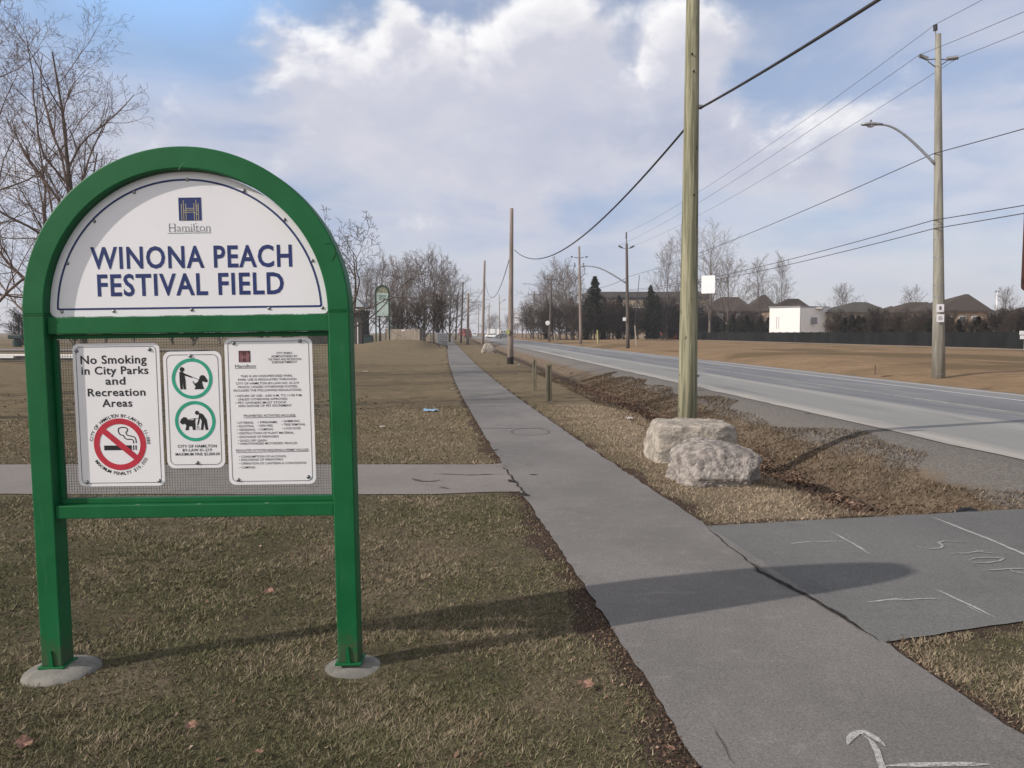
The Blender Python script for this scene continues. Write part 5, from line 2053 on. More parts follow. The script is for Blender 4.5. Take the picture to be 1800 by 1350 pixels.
# bare thicket where the path vanishes
GB = 'bare trees of the thicket left of the path'
for px, Y, top, key, wd in ((706, 108, 486, 'bushy', 1.1), (745, 112, 480, 'bushy', 1.15), (762, 124, 474, 'spread', .95), (778, 126, 492, 'slim', 1.3), (790, 135, 500, 'bushy', 1.0), (692, 128, 482, 'slim', 1.5), (668, 122, 482, 'spread', .9), (645, 130, 500, 'bushy', 1.1), (716, 135, 490, 'spread', 1.0), (770, 104, 540, 'shrub', 1.0), (738, 102, 545, 'shrub', 1.2), (700, 100, 550, 'shrub', 1.2)):
    place_far(key, 'grey-brown bare tree of the dense thicket left of the vanishing path' if key != 'shrub' else 'low bare shrub at the foot of the thicket left of the path', px, Y, top, GB, rnd.uniform(0, 6), wd)
# park edge at the far left
for i in range(13):
    px = -70 + i * 52 + rnd.uniform(-12, 12)
    place_far('shrub' if i % 3 else 'bushy', 'brown bare hedge shrub across the park road at the far left' if i % 3 else 'brown bare hedge tree across the park road at the far left', px, rnd.uniform(95, 125), rnd.uniform(548, 562), 'hedge across the park road', rnd.uniform(0, 6), 1.6)
# roadside trees beyond the far pole row
GR = 'mixed trees at the roadside behind the far pole row'
for px, Y, top, key, wd in ((925, 190, 540, 'spread', .9), (946, 178, 535, 'bushy', 1.1), (958, 172, 512, 'spread', .8), (972, 168, 496, 'slim', 1.4), (984, 163, 488, 'bushy', .9), (996, 170, 492, 'slim', 1.5), (1008, 160, 500, 'bushy', 1.0), (934, 184, 556, 'shrub', 1.3), (952, 168, 560, 'shrub', 1.3), (985, 158, 558, 'shrub', 1.3), (1003, 156, 560, 'shrub', 1.3), (1028, 160, 545, 'shrub', 1.0), (918, 210, 552, 'bushy', 1.1), (905, 225, 556, 'spread', 1.0), (1072, 175, 530, 'slim', 1.2), (1086, 168, 548, 'shrub', 1.2), (893, 240, 562, 'bushy', 1.1), (1040, 152, 556, 'shrub', 1.5), (1054, 150, 560, 'shrub', 1.6), (1068, 156, 550, 'shrub', 1.5), (1078, 160, 556, 'shrub', 1.6), (1096, 166, 552, 'shrub', 1.5), (1108, 170, 560, 'shrub', 1.7), (1122, 176, 562, 'shrub', 1.7), (1136, 180, 556, 'shrub', 1.7), (1150, 182, 550, 'shrub', 1.7), (1164, 186, 546, 'shrub', 1.7), (1176, 190, 552, 'shrub', 1.7), (1190, 188, 548, 'shrub', 1.7), (1204, 186, 550, 'shrub', 1.7), (1222, 184, 552, 'shrub', 1.7), (1016, 150, 556, 'shrub', 1.5), (966, 160, 556, 'shrub', 1.5), (870, 290, 560, 'spread', 1.2), (862, 300, 562, 'bushy', 1.2)):
    place_far(key, 'bare roadside tree behind the far pole row' if key != 'shrub' else 'dark bare roadside shrub behind the far pole row', px, Y, top - (6 if key == 'shrub' else 0), GR, rnd.uniform(0, 6), wd)
for px, Y, top, key, wd, lab in ((1045, 150, 486, 'tier', .85, 'tallest pointed evergreen on the far roadside, right of the transformer pole'), (1062, 158, 520, 'tall_column', 1.1, 'dark rounded evergreen between the pointed evergreen and the second pole'), (1088, 165, 514, 'tall_column', .8, 'dark narrow evergreen just left of the second pole'), (1143, 172, 495, 'tall_column', .85, 'dark round-headed evergreen in front of the flat-roofed building'), (1154, 178, 512, 'tall_column', .7, 'lower dark evergreen right of the round-headed one'), (961, 170, 522, 'tall_column', .8, 'dark evergreen behind the crossarm lamp pole'), (1030, 160, 520, 'tall_column', 1.0, 'dark evergreen left of the tallest pointed one'), (1004, 175, 524, 'tier', 1.0, 'dark evergreen deep among the bare roadside trees'), (1110, 182, 552, 'tall_column', 1.3, 'squat dark evergreen in front of the flat-roofed building'), (1178, 190, 538, 'tall_column', 1.6, 'broad dark evergreen just left of the near wooden pole')):
    place_con(key, lab, px, Y, top, GR, rnd.uniform(0, 6), wd)
# tall bare trees round the near pole
for px, Y, top, key, lab, wd in ((1172, 185, 462, 'tall', 'tall pale bare tree left of the near wooden pole', 1.0), (1199, 180, 446, 'tall', 'tall pale bare tree partly hidden by the near wooden pole', .9), (1247, 176, 440, 'tall', 'tallest pale bare tree just right of the near wooden pole', 1.15), (1278, 172, 478, 'spread', 'lower spreading bare tree right of the white square sign', 1.0), (1335, 190, 478, 'slim', 'slim bare tree with a fan of twigs left of the white cabin', 1.1), (1370, 186, 474, 'slim', 'slim bare tree directly above the white cabin', .9), (1480, 210, 522, 'bushy', 'small bare tree behind the roofs right of the white cabin', 1.4), (1600, 190, 525, 'bushy', 'small bare tree above the hipped roof left of the lamp pole', 1.0), (1765, 150, 527, 'bushy', 'small bare tree right of the white mast', 1.2)):
    place_far(key, lab, px, Y, top, 'bare trees over the roofs', rnd.uniform(0, 6), wd)
# dense row behind the dark fence
px = 1216
i = 0
while px < 1835:
    Yf = fence_Y(px)
    key = rnd.choice(['column', 'column_rust', 'column', 'shrub', 'shrub', 'column_rust'])
    near_h = 0 if px < 1450 else 3
    Y = Yf * 1.035 + rnd.uniform(0, 6)
    if 1340 < px < 1468:
        Y = max(Y, 158 + rnd.uniform(0, 5))
    if 1655 < px < 1745 or 1590 < px < 1625:
        key = 'column_rust' if abs(px - 1690) < 6 or abs(px - 1722) < 7 else 'shrub'
    if key == 'shrub':
        place_far('shrub', 'dark bare shrub in the row behind the long dark fence', px, Y, rnd.uniform(562, 574) if 1655 < px < 1745 or 1590 < px < 1625 else rnd.uniform(555, 569), 'bare shrubs behind the dark fence', rnd.uniform(0, 6), rnd.uniform(.9, 1.3))
    else:
        place_con(key, 'dark green cedar in the row behind the long dark fence' if key == 'column' else 'rusty brown cedar in the row behind the long dark fence', px, Y, rnd.uniform(545, 568), 'cedars behind the dark fence', rnd.uniform(0, 6), rnd.uniform(1.0, 1.5))
    px += rnd.uniform(8, 15)
    i += 1
# further fill rows between fence and houses
px = 1225
while px < 1820:
    Y = fence_Y(px) * 1.12
    if not 1340 < px < 1468 and not 1655 < px < 1745:
        place_far('shrub', 'dark bare shrub in the row behind the long dark fence', px, Y, rnd.uniform(558, 567), 'bare shrubs behind the dark fence', rnd.uniform(0, 6), 1.4)
    px += rnd.uniform(13, 20)


# ------------------------------------------------------------------ fences and buildings across the road
def long_fence():
    rt = thing('cloth_fence', 'long dark fence covered in black cloth beyond the straw field', 'fence', uv2xy(57, 76) + (0,))
    x0, y0 = uv2xy(57, 76)
    b_ = MB()
    posts = []
    v = 60.0
    while v < 275:
        x, y = uv2xy(57, v)
        posts.append((x - x0, y - y0))
        v += 3.0
    for k_, (a_, c_) in enumerate(zip(posts[:-1], posts[1:])):
        m_ = 6
        for i_ in range(m_):
            f0, f1 = i_ / m_, (i_ + 1) / m_
            s0 = .05 * math.sin(math.pi * f0) + .03 * math.sin(7 * f0 + k_)
            s1 = .05 * math.sin(math.pi * f1) + .03 * math.sin(7 * f1 + k_)
            A_ = (a_[0] + (c_[0] - a_[0]) * f0 - s0, a_[1] + (c_[1] - a_[1]) * f0)
            B_ = (a_[0] + (c_[0] - a_[0]) * f1 - s1, a_[1] + (c_[1] - a_[1]) * f1)
            d0, d1 = .05 * math.sin(math.pi * f0), .05 * math.sin(math.pi * f1)
            b_.add([(A_[0], A_[1], -.1), (B_[0], B_[1], -.1), (B_[0], B_[1], 1.72 - d1), (A_[0], A_[1], 1.72 - d0),
                    (A_[0] + .03, A_[1], -.1), (B_[0] + .03, B_[1], -.1), (B_[0] + .03, B_[1], 1.72 - d1), (A_[0] + .03, A_[1], 1.72 - d0)],
                   [(0, 3, 2, 1), (4, 5, 6, 7), (3, 7, 6, 2)])
    b_.build('cloth', M['fence'], rt)
    pb = MB()
    pb_ = []
    for (x, y) in posts:
        m_ = MB().tube([(x + .07, y, -.2), (x + .07, y, 1.82)], .035, 6)
        m_.build('fence_post', M['steel'], rt)
    return rt


long_fence()


def hip_house(label, pxl, pxr, pk_y, eave_y, Y, wall, roof, ridge=.25, depth=10.0, rz=0.0, pk_px=None, windows=2, group='brown-roofed houses behind the fence'):
    pc = (pxl + pxr) / 2
    b_ = at(pc, 585, Y)
    b_.z = 0
    w_ = (pxr - pxl) / F_PX * Y
    he = at(pc, eave_y, Y).z
    hp_ = at(pc, pk_y, Y + depth / 2).z
    rt = thing('house', label, 'house', b_, rz, group)
    wi = w_ / 2 - .45
    dh = depth / 2
    MB().box((0, dh, he / 2 - .1), (2 * wi, depth - .9, he + .1)).build('wall', M[wall], rt)
    xo = at(pk_px if pk_px else pc, pk_y, Y + dh).x - b_.x
    rl = ridge * w_ / 2
    e = w_ / 2
    vs = [(-e, 0, he), (e, 0, he), (e, depth, he), (-e, depth, he), (xo - rl, dh, hp_), (xo + rl, dh, hp_),
          (-e, 0, he - .22), (e, 0, he - .22), (e, depth, he - .22), (-e, depth, he - .22)]
    fs = [(0, 1, 5, 4), (1, 2, 5), (2, 3, 4, 5), (3, 0, 4), (0, 6, 7, 1), (1, 7, 8, 2), (2, 8, 9, 3), (3, 9, 6, 0), (9, 8, 7, 6)]
    MB().add(vs, fs).build('roof', M[roof], rt)
    g_ = MB().box((0, -.03, he - .16), (w_ + .04, .08, .14)).build('eaves_gutter', M['fascia'], rt)
    for i_ in range(windows):
        x = (-.5 + (i_ + .5) / windows) * wi * 1.5
        for zz in (he - 1.5, he - 4.2):
            if zz < .8:
                continue
            wn = MB().box((x, .42, zz), (1.1, .10, 1.3)).build('window', M['white_paint'], rt)
            MB().box((x, .36, zz), (.92, .06, 1.1)).build('pane', M['glass'], wn)
    return rt


hip_house('dark brown house roof right of the near wooden pole', 1238, 1328, 522, 546, 196, 'brick_red', 'roof', .35, 12)
hip_house('steep brown peaked roof left of the white cabin', 1312, 1374, 518, 548, 205, 'brick_red', 'roof', .1, 10)
hip_house('brown roof peeping over the white cabin', 1356, 1432, 525, 545, 190, 'brick', 'roof', .25, 10)
hip_house('grey-brown hipped house right of the white cabin', 1458, 1566, 531, 548, 150, 'stucco', 'roof_grey', .22, 11, windows=3)
hip_house('long hipped house left of the concrete lamp pole', 1578, 1652, 531, 548, 134, 'stucco', 'roof', .45, 11, windows=3)
hip_house('small distant roof between the hipped houses', 1552, 1582, 538, 550, 175, 'brick', 'roof', .1, 9)
hip_house('lower wing of roof just right of the concrete lamp pole', 1626, 1706, 528.5, 552, 128, 'brick', 'roof', .5, 11)
hip_house('tallest steep-roofed tan house right of the concrete lamp pole', 1643, 1744, 517, 545.5, 119, 'brick', 'roof', .06, 12, pk_px=1699.5, windows=3)
hip_house('grey-roofed house behind the white mast', 1738, 1792, 543, 562, 150, 'white_paint', 'roof_grey', .2, 11)
hip_house('grey-roofed house cut by the right edge', 1768, 1850, 540, 561, 138, 'white_paint', 'roof_grey', .3, 11)
ms = thing('white_mast', 'slim white mast with a small top bar behind the rightmost roofs', 'mast', (at(1750, 585, 165).x, 165, 0))
hm = at(1750, 511, 165).z
MB().tube([(0, 0, 0), (0, 0, hm)], .13, 10).build('mast_tube', M['white_paint'], ms, smooth=True)
MB().box((0, 0, hm - .15), (.85, .2, .35)).build('top_bar', M['trim_grey'], ms, bevel=.03)

# flat-roofed building at the back
b_ = at(1140, 585, 225)
bw = thing('flat_roofed_building', 'flat-roofed beige building with a dark fascia behind the evergreens', 'building', (b_.x, b_.y, 0))


def fz(y, Y=225):
    return at(1140, y, Y).z


W2 = 210 / F_PX * 225
MB().box((0, 7, fz(527) / 2), (W2, 14, fz(527))).build('wall', M['stucco'], bw)
MB().box((0, 7, (fz(513) + fz(523)) / 2), (W2 + 1.4, 15.4, fz(513) - fz(523))).build('roof_fascia', M['fascia'], bw)
MB().box((0, 7, (fz(523) + fz(527)) / 2), (W2 - .6, 13.4, fz(523) - fz(527) - .02)).build('clerestory', M['glass'], bw)
for i_ in range(6):
    x = -W2 / 2 + W2 * (i_ + .5) / 6
    wn = MB().box((x, -.02, fz(548)), (W2 / 6 * .7, .12, 3.2)).build('window', M['trim_grey'], bw)
    MB().box((x, -.10, fz(548)), (W2 / 6 * .62, .05, 2.9)).build('pane', M['glass'], bw if False else wn)
MB().box((0, -1.2, fz(541)), (W2 * .8, 2.2, .25)).build('canopy', M['white_paint'], bw)

# white cabin behind the fence
Yc = 147.5
ca_ = at(1406, 585, Yc)
cbn = thing('site_cabin', 'white flat-roofed site cabin standing behind the dark fence', 'cabin', (ca_.x, ca_.y, 0))


def cp(px, py, Y):
    q_ = at(px, py, Y)
    return Vector((q_.x - ca_.x, q_.y - ca_.y, q_.z))


zt, zb_ = at(1406, 540, Yc).z, 1.2
A_, B_, C_ = cp(1352, 585, 151), cp(1406, 585, 147.5), cp(1455, 585, 152.5)
D_ = A_ + C_ - B_
body = MB()
pts4 = [A_, B_, C_, D_]
body.add([(q_.x, q_.y, zb_) for q_ in pts4] + [(q_.x, q_.y, zt) for q_ in pts4],
         [(0, 1, 5, 4), (1, 2, 6, 5), (2, 3, 7, 6), (3, 0, 4, 7), (4, 5, 6, 7), (3, 2, 1, 0)])
body.build('cabin_wall', M['white_paint'], cbn)
ctr = (A_ + C_) / 2
rf = MB()
ps = [ctr + (q_ - ctr) * 1.035 for q_ in pts4]
rf.add([(q_.x, q_.y, zt + .003) for q_ in ps] + [(q_.x, q_.y, zt + .26) for q_ in ps],
       [(0, 1, 5, 4), (1, 2, 6, 5), (2, 3, 7, 6), (3, 0, 4, 7), (4, 5, 6, 7), (3, 2, 1, 0)])
rf.build('roof', M['trim_grey'], cbn)
ex = (C_ - B_).normalized()
nx_ = Vector((ex.y, -ex.x, 0))
lc = (C_ - B_).length
rotc = Matrix.Rotation(math.atan2(ex.y, ex.x), 3, 'Z')


def on_face(t_, z, out):
    q_ = B_ + ex * (t_ * lc) + nx_ * out
    return Vector((q_.x, q_.y, z))


zz = lambda py: at(1430, py, 149.5).z
MB().box(on_face(.43, zz(563.5), .35), (1.1, .7, 1.25), rotc).build('air_conditioner', M['trim_grey'], cbn, bevel=.04)
MB().box(on_face(.66, zz(541.5), .75), (2.6, 1.5, .12), rotc).build('awning', M['white_paint'], cbn)
MB().box(on_face(.66, zz(562), .03), (1.0, .08, 2.1), rotc).build('door', M['white_sign'], cbn)
MB().box(on_face(.9, zz(565), .12), (.45, .24, .5), rotc).build('meter_box', M['trim_grey'], cbn)
MB().box(on_face(.9, zz(575), .10), (.07, .07, 2.2), rotc).build('drain_pipe', M['trim_grey'], cbn)
MB().box(on_face(.0, (zt + zb_) / 2, .02), (.10, .1, zt - zb_), rotc).build('corner_trim', M['trim_grey'], cbn)
exl = (B_ - A_).normalized()
rotl = Matrix.Rotation(math.atan2(exl.y, exl.x), 3, 'Z')
for t_ in (.24, .31):
    q_ = A_ + (B_ - A_) * t_ + Vector((exl.y, -exl.x, 0)) * .02
    MB().box((q_.x, q_.y, zz(567.5)), (.05, .05, 2.4), rotl).build('door_seam', M['trim_grey'], cbn)
for q_ in pts4:
    qq = ctr + (q_ - ctr) * .9
    MB().box((qq.x, qq.y, .5), (.4, .4, 1.0)).build('support_block', M['concrete'], cbn)

# red barrier mesh
Yr = fence_Y(1185) * .985
rb = thing('barrier_mesh', 'crumpled red plastic barrier mesh sagging in front of the dark fence', 'barrier', (at(1180, 585, Yr).x, Yr, 0))
ob = at(1180, 585, Yr)
m_ = MB()
prof_t = [(1161, 584, 588), (1166, 579, 593), (1170, 578, 596), (1176, 579, 597), (1182, 580, 597.3), (1187, 584, 597.5), (1192, 589, 597.5), (1197, 592, 597.7), (1202, 595, 597.8)]
V_, Q_ = [], []
for i_, (px, ya, yb) in enumerate(prof_t):
    for j_ in range(5):
        q_ = at(px, ya + (yb - ya) * j_ / 4, Yr) - Vector((ob.x, Yr, 0))
        V_.append((q_.x, .25 * math.sin(i_ * 1.7 + j_), max(q_.z, .02)))
for i_ in range(len(prof_t) - 1):
    for j_ in range(4):
        Q_.append((i_ * 5 + j_, i_ * 5 + j_ + 1, (i_ + 1) * 5 + j_ + 1, (i_ + 1) * 5 + j_))
m_.add(V_, Q_)
o = m_.build('mesh_sheet', M['red_mesh'], rb)
sd = o.modifiers.new('thick', 'SOLIDIFY')
sd.thickness = .04
for px in (1170, 1187):
    q_ = at(px, 580, Yr) - Vector((ob.x, Yr, 0))
    MB().tube([(q_.x, .05, -.2), (q_.x, .05, q_.z + .15)], .05, 6).build('stake', M['tan_wood'], rb)
q_ = at(1133, 583, fence_Y(1133) * .99)
o = MB().box((0, 0, 0), (.75, .05, .95)).build('notice_board', M['white_plate'], loc=q_)
t = MB()
t.box((0, -.04, .08), (.5, .01, .12))
t.box((0, -.04, -.2), (.5, .01, .12))
t.build('notice_bar', M['trim_grey'], o)
tag(o, 'small white notice on the dark fence between the second pole and the red mesh', 'sign')

# ------------------------------------------------------------------ park side, far left
# second arched park sign
Y2 = 84
b_ = at(672.5, 585, Y2)
s2 = thing('arched_park_sign', 'distant arched park sign with a tall pale green panel among the bare branches', 'sign', (b_.x, b_.y, 0))


def q2_(px, py):
    q_ = at(px, py, Y2)
    return (q_.x - b_.x, q_.z)


xl, xr = q2_(660.5, 540)[0], q2_(684, 540)[0]
z1, z2, z0 = q2_(672, 515)[1], q2_(672, 501)[1], q2_(672, 555)[1]
for x in (xl, xr):
    MB().box((x, 0, z1 / 2), (.14, .14, z1)).build('post', M['far_green'], s2)
rr2 = (xr - xl) / 2
cxm = (xl + xr) / 2
o_ = [(cxm + (rr2 + .07) * math.cos(math.pi * i_ / 20), z1 + (z2 - z1) * math.sin(math.pi * i_ / 20)) for i_ in range(21)]
i_2 = [(cxm + (rr2 - .10) * math.cos(math.pi * i_ / 20), z1 + (z2 - z1 - .16) * math.sin(math.pi * i_ / 20)) for i_ in range(21)]
vs = [(x, y_, z) for y_ in (-.07, .07) for ring_ in (o_, i_2) for x, z in ring_]
fs = []
for i_ in range(20):
    fs += [(i_ + 1, i_, 21 + i_, 21 + i_ + 1), (42 + i_, 42 + i_ + 1, 63 + i_ + 1, 63 + i_), (i_, i_ + 1, 42 + i_ + 1, 42 + i_), (21 + i_ + 1, 21 + i_, 63 + i_, 63 + i_ + 1)]
MB().add(vs, fs).build('arch', M['far_green'], s2)
MB().prism([(cxm + .96 * (x - cxm), z) for x, z in i_2], -.02, .02).build('arch_panel', mat('olive_panel', (.13, .14, .09), (.28, .28, .22), 4), s2)
MB().box((cxm, 0, (z1 + z0) / 2), (xr - xl - .16, .05, z1 - z0 - .05)).build('pale_panel', M['pale_green'], s2)
for i_ in range(5):
    MB().box((cxm, -.035, z1 - .25 - i_ * .14), (.9 - .12 * (i_ % 2), .01, .05)).build('text_line', M['far_green'], s2) if i_ < 4 else None
MB().box((cxm, 0, z0 - .12), (xr - xl - .16, .10, .12)).build('crossbar', M['far_green'], s2)

# small park building, bin, board screen
Y3 = 114
b_ = at(622, 585, Y3)
hb = thing('park_pavilion', 'dark brown park pavilion with a pale roof at the right edge of the sign', 'building', (b_.x, b_.y, 0))
q3_ = lambda px, py: (at(px, py, Y3).x - b_.x, at(px, py, Y3).z)
xe = q3_(638, 560)[0]
MB().box((xe - 4.2, 3, q3_(630, 545)[1] / 2), (8.0, 6, q3_(630, 545)[1])).build('wall', M['dark_wall'], hb)
ze, zp = q3_(630, 540)[1], q3_(630, 518)[1]
MB().add([(xe - 8.8, -1, ze), (xe + .4, -1, ze), (xe + .4, 7, ze), (xe - 8.8, 7, ze), (xe - 6.5, 3, zp), (xe - 1.9, 3, zp)],
         [(0, 1, 5, 4), (1, 2, 5), (2, 3, 4, 5), (3, 0, 4), (3, 2, 1, 0)]).build('roof', mat('pale_metal_roof', (.32, .35, .37)), hb)
MB().box((q3_(629.5, 570)[0], -.4, q3_(629, 567)[1] / 2), (.12, .12, q3_(629, 567)[1])).build('porch_post', M['white_paint'], hb)
MB().box((q3_(639.5, 555)[0], -.2, q3_(639, 553)[1]), (.35, .3, 1.1)).build('speaker_box', M['crack'], hb, bevel=.03)
b_ = gp(648.5, 606)
bn = thing('waste_bin', 'dark green lidded waste bin beside the park pavilion', 'bin', b_)
MB().add([(-.62, -.5, 0), (.62, -.5, 0), (.62, .5, 0), (-.62, .5, 0), (-.56, -.45, 1.15), (.50, -.45, 1.15), (.50, .45, 1.15), (-.56, .45, 1.15)],
         [(0, 1, 5, 4), (1, 2, 6, 5), (2, 3, 7, 6), (3, 0, 4, 7), (4, 5, 6, 7), (3, 2, 1, 0)]).build('bin_body', M['dark_green'], bn, bevel=.04)
MB().box((-.03, 0, 1.21), (1.16, 1.0, .10)).build('lid', M['dark_green'], bn, bevel=.03)
MB().box((-.05, 0, 1.33), (.35, .5, .14)).build('lid_flap', M['crack'], bn, bevel=.03)
Y4 = 97
b_ = at(708, 585, Y4)
sc_ = thing('board_screen', 'long tan board screen standing behind the grassy mound', 'fence', (b_.x, b_.y, 0))
xa_, xb_ = at(679, 585, Y4).x - b_.x, at(738.5, 585, Y4).x - b_.x
zt_ = at(708, 578.5, Y4).z
MB().box(((xa_ + xb_) / 2, 0, zt_ / 2), (xb_ - xa_, .12, zt_)).build('board_panel', M['tan_wood'], sc_)
for x in (xa_ - .04, xb_ + .10, xb_ + .45):
    MB().box((x, .02, zt_ / 2 + .03), (.16 if x < xb_ else .28, .18, zt_ + .1)).build('end_post', M['dark_wall' if x > xb_ else 'pale_bark'], sc_)
MB().box(((xa_ + xb_) / 2, -.08, zt_ - .18), (.42, .03, .16)).build('name_plate', M['white_plate'], sc_)
# low rail fence down the mound to the path
b_ = gp(788, 614)
lf = thing('low_rail', 'low dark rail running down the grassy mound to the path', 'rail', (b_.x, b_.y, 0))
pts = []
for px, Y in ((786, 76), (772, 82), (755, 90), (742, 97)):
    q_ = at(px, 585, Y)
    pts.append(Vector((q_.x, q_.y, gz(q_.x, q_.y) + .28)) - b_ + Vector((0, 0, b_.z)))
MB().tube(pts, .06, 6).build('rail', M['crack'], lf)
for q_ in pts:
    MB().tube([q_ - Vector((0, 0, .45)), q_ + Vector((0, 0, .04))], .05, 6).build('rail_post', M['crack'], lf)
# grey utility box and slim posts by the thicket
b_ = gp(777, 607)
ub = thing('utility_box', 'grey slatted box beside the path at the foot of the thicket', 'box', b_)
MB().box((0, 0, .8), (1.3, .9, 1.6)).build('box_body', M['trim_grey'], ub, bevel=.04)
for i_ in range(4):
    MB().box((0, -.47, .5 + i_ * .28), (1.0, .04, .06)).build('louvre', M['fascia'], ub)
for px, lab in ((747, 'left one of two slim pale posts beside the thicket'), (757, 'right one of two slim pale posts beside the thicket')):
    b_ = at(px, 585, 99)
    b_.z = gz(b_.x, b_.y)
    o = MB().tube([b_, b_ + Vector((0, 0, 1.7)), b_ + Vector((0, 0, 1.75))], [.09, .09, .04], 8).build('slim_post', M['pale_bark'])
    tag(o, lab, 'post', 'slim posts beside the thicket')

# long low white barrier and a dark bin across the park at the far left
yb = 43
b_ = at(0, 585, yb)
wb = thing('low_barrier', 'long low white board barrier across the lawn at the far left', 'barrier', (b_.x, b_.y, 0))
xa_, xb_ = at(-120, 585, yb).x - b_.x, at(150, 585, yb).x - b_.x
MB().box(((xa_ + xb_) / 2, 0, .36), (xb_ - xa_, .9, .09)).build('top_board', M['white_paint'], wb, bevel=.01)
MB().box(((xa_ + xb_) / 2, .1, .17), (xb_ - xa_ - .2, .5, .24)).build('base_board', M['trim_grey'], wb)
for i_ in range(5):
    MB().box((xa_ + (xb_ - xa_) * (i_ + .5) / 5, -.3, .26), (1.0, .3, .11)).build('bracket_board', M['white_paint'], wb)
b_ = at(30, 585, 88)
db = thing('park_bin', 'small dark bin with a wide hood on the far park lawn at the left edge', 'bin', (b_.x, b_.y, 0))
MB().tube([(0, 0, 0), (0, 0, .75)], [.45, .5], 12).build('bin_body', M['dark_green'], db)
MB().box((0, 0, 1.15), (1.7, .9, .5)).build('hood', M['dark_green'], db, bevel=.1)
MB().box((0, 0, .85), (.5, .5, .4)).build('neck', M['crack'], db)

# ------------------------------------------------------------------ traffic far down the road
def car(label, px, Y, u_scale, m, van=False, rz=0.0, z=0.0):
    b_ = at(px, 585, Y)
    rt = thing('parked_car' if not van else 'truck', label, 'truck' if van else 'car', (b_.x, b_.y, 0), rz, 'vehicles far down the road')
    L, Wd, H = (4.4, 1.8, 1.45) if not van else (6.5, 2.3, 2.9)
    if van:
        prof = [(-3.2, .45), (3.2, .45), (3.2, 1.3), (2.9, 1.5), (2.35, 2.3), (1.6, 2.35), (1.5, 2.9), (-3.2, 2.9)]
    else:
        prof = [(-2.2, .35), (2.2, .35), (2.2, .75), (1.9, .88), (1.0, .95), (.35, 1.42), (-1.2, 1.45), (-1.95, 1.0), (-2.2, .9)]
    body = MB().prism(prof, -Wd / 2, Wd / 2).build('body', m, rt, bevel=.06)
    for s_ in (-1, 1):
        gl = [(.85, .97), (.30, 1.35), (-1.1, 1.37), (-1.65, 1.0)] if not van else [(2.75, 1.55), (2.3, 2.2), (1.7, 2.2), (1.7, 1.5)]
        k_ = MB()
        k_.add([(x, s_ * (Wd / 2 + .006), z_) for x, z_ in gl], [tuple(range(4))])
        k_.build('side_window', M['glass'], rt)
    k_ = MB()
    if van:
        k_.add([(2.905, -.9, 1.56), (2.905, .9, 1.56), (2.42, .9, 2.25), (2.42, -.9, 2.25)], [(0, 1, 2, 3)])
    else:
        k_.add([(.98, -.75, 1.0), (.98, .75, 1.0), (.40, .68, 1.41), (.40, -.68, 1.41)], [(0, 1, 2, 3)])
    k_.build('windscreen', M['glass'], rt)
    for x in ((-1.35, 1.4) if not van else (-2.1, 2.2)):
        for s_ in (-1, 1):
            r_ = .33 if not van else .45
            wl_ = MB().tube([(x, s_ * (Wd / 2 - .2), r_), (x, s_ * (Wd / 2 + .03), r_)], r_, 16).build('wheel', M['tyre'], rt)
            MB().tube([(x, s_ * (Wd / 2 + .02), r_), (x, s_ * (Wd / 2 + .045), r_)], r_ * .6, 12).build('rim', M['galv'], wl_)
    for s_ in (-1, 1):
        MB().box((2.2 if not van else 3.2, s_ * Wd * .36, .68 if not van else .95), (.06, .32, .16)).build('headlight', M['lens'], rt)
    return rt


car('white car parked far down the road beside the distant crossarm pole', 866, 235, 1, M['car_white'], rz=-.4)
car('white truck behind the white parked car far down the road', 874, 262, 1, M['car_white'], True, rz=-.3)
car('red truck at the end of the path behind the pole cluster', 818, 250, 1, M['car_red'], True, rz=-1.2)
car('grey car parked right of the white car far down the road', 886, 225, 1, M['car_grey'], rz=-.3)
car('small white car approaching near the vanishing point', 834, 300, 1, M['car_white'], rz=-1.5)

# ------------------------------------------------------------------ litter
def litter(label, px, py, w_, d_, m, name='litter', h=.03):
    b_ = gp(px, py)
    b_.z = gz(b_.x, b_.y) + .004
    V_, Q_ = [], []
    n_ = 7
    for i_ in range(n_):
        for j_ in range(n_):
            x, y = (i_ / (n_ - 1) - .5), (j_ / (n_ - 1) - .5)
            e_ = 1 - .35 * abs(mnoise.noise(Vector((x * 3 + px, y * 3, 1))))
            V_.append((x * w_ * e_, y * d_ * e_, .012 + h * abs(mnoise.noise(Vector((x * 5 + px, y * 5, py))))))
    for i_ in range(n_ - 1):
        for j_ in range(n_ - 1):
            a_ = i_ * n_ + j_
            Q_.append((a_, a_ + n_, a_ + n_ + 1, a_ + 1))
    o = MB().add(V_, Q_).build(name, M[m], smooth=True, loc=b_)
    return tag(o, label, name.replace('_', ' '))


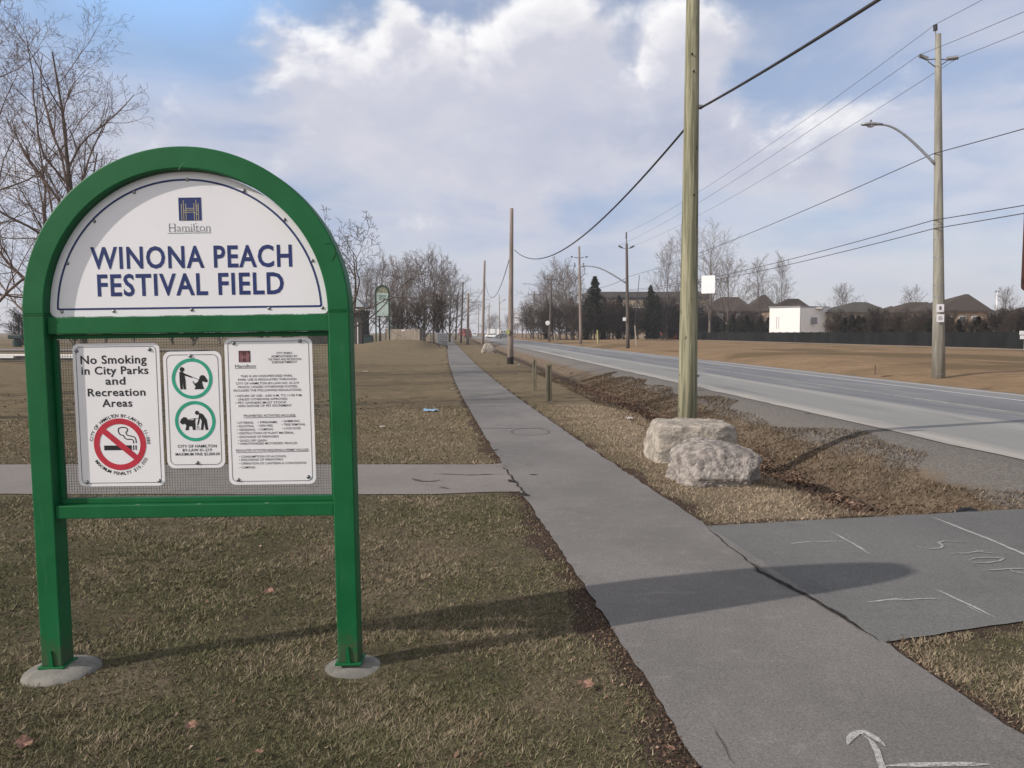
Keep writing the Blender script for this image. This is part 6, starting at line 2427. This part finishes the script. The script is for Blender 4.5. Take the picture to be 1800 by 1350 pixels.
litter('crumpled pale blue plastic bag on the dry lawn', 758, 722.5, .34, .32, 'blue_bag', 'plastic_bag', .07)
litter('small scrap of white paper on the left path edge', 795, 685, .10, .2, 'paper', 'paper_scrap')
litter('small scrap of white paper far up the left lawn', 642, 653, .22, .3, 'paper', 'paper_scrap')
litter('white paper scrap at the foot of the squat bollard', 968, 709, .09, .08, 'paper', 'paper_scrap', .06)
litter('white scrap on the verge left of the pale boulder', 1106, 735, .14, .12, 'paper', 'paper_scrap', .05)
litter('pale scrap on the lawn just left of the path junction', 672, 750, .09, .07, 'paper', 'paper_scrap', .05)
litter('small white scrap right of the foot of the second pole', 911, 642, .14, .2, 'paper', 'paper_scrap', .06)


def lawn_leaf(label, px, py, s_, rz):
    b_ = gp(px, py)
    b_.z = gz(b_.x, b_.y) + .022
    o_ = []
    for i_ in range(15):
        a_ = 2 * math.pi * i_ / 15
        r_ = s_ * (.55 + .45 * abs(math.cos(a_ * 2.5)))
        o_.append((r_ * math.cos(a_), .75 * r_ * math.sin(a_), s_ * .35 * abs(math.sin(a_ * 1.5))))
    m_ = MB()
    m_.add([(0, 0, 0)] + o_, [(0, i_ + 1, (i_ + 1) % 15 + 1) for i_ in range(15)])
    o = m_.build('oak_leaf', M['leaf_tan'], loc=b_)
    o.rotation_euler = (.35, .1, rz)
    return tag(o, label, 'leaf')


lawn_leaf('pinkish dry leaf lying alone in the grass in front of the sign', 336, 1278, .030, .5)
lawn_leaf('pale curled leaf on the grass below the left post of the sign', 40, 1304, .045, 1.2)
lawn_leaf('dry leaf beside the path edge low in the picture', 1180, 1327, .030, 2.2)
lawn_leaf('pale leaf on the brown edge of the lawn below the sign shadow', 1032, 1211, .036, .2)
lawn_leaf('light twig-like leaf behind the sign between its posts', 473, 1038, .035, .1)
lawn_leaf('tan leaf lying near the bottom of the grass between the posts', 456, 1322, .028, 2.9)


# ------------------------------------------------------------------ winter haze over the flat land
hz = MB().box((0, 180, 13), (760, 640, 32)).build('haze', None)
hm_ = bpy.data.materials.new('thin_haze')
hm_.use_nodes = True
hg = NT(hm_.node_tree)
hg.n.clear()
pv = hg.new('ShaderNodeVolumePrincipled')
pv.inputs['Color'].default_value = (0.86, 0.88, 0.93, 1)
pv.inputs['Density'].default_value = 0.00045
pv.inputs['Anisotropy'].default_value = 0.2
ho = hg.new('ShaderNodeOutputMaterial')
hg.l.new(pv.outputs[0], ho.inputs['Volume'])
hz.data.materials.clear()
hz.data.materials.append(hm_)
tag(hz, 'thin pale winter haze over the whole flat landscape', 'haze', kind='stuff')
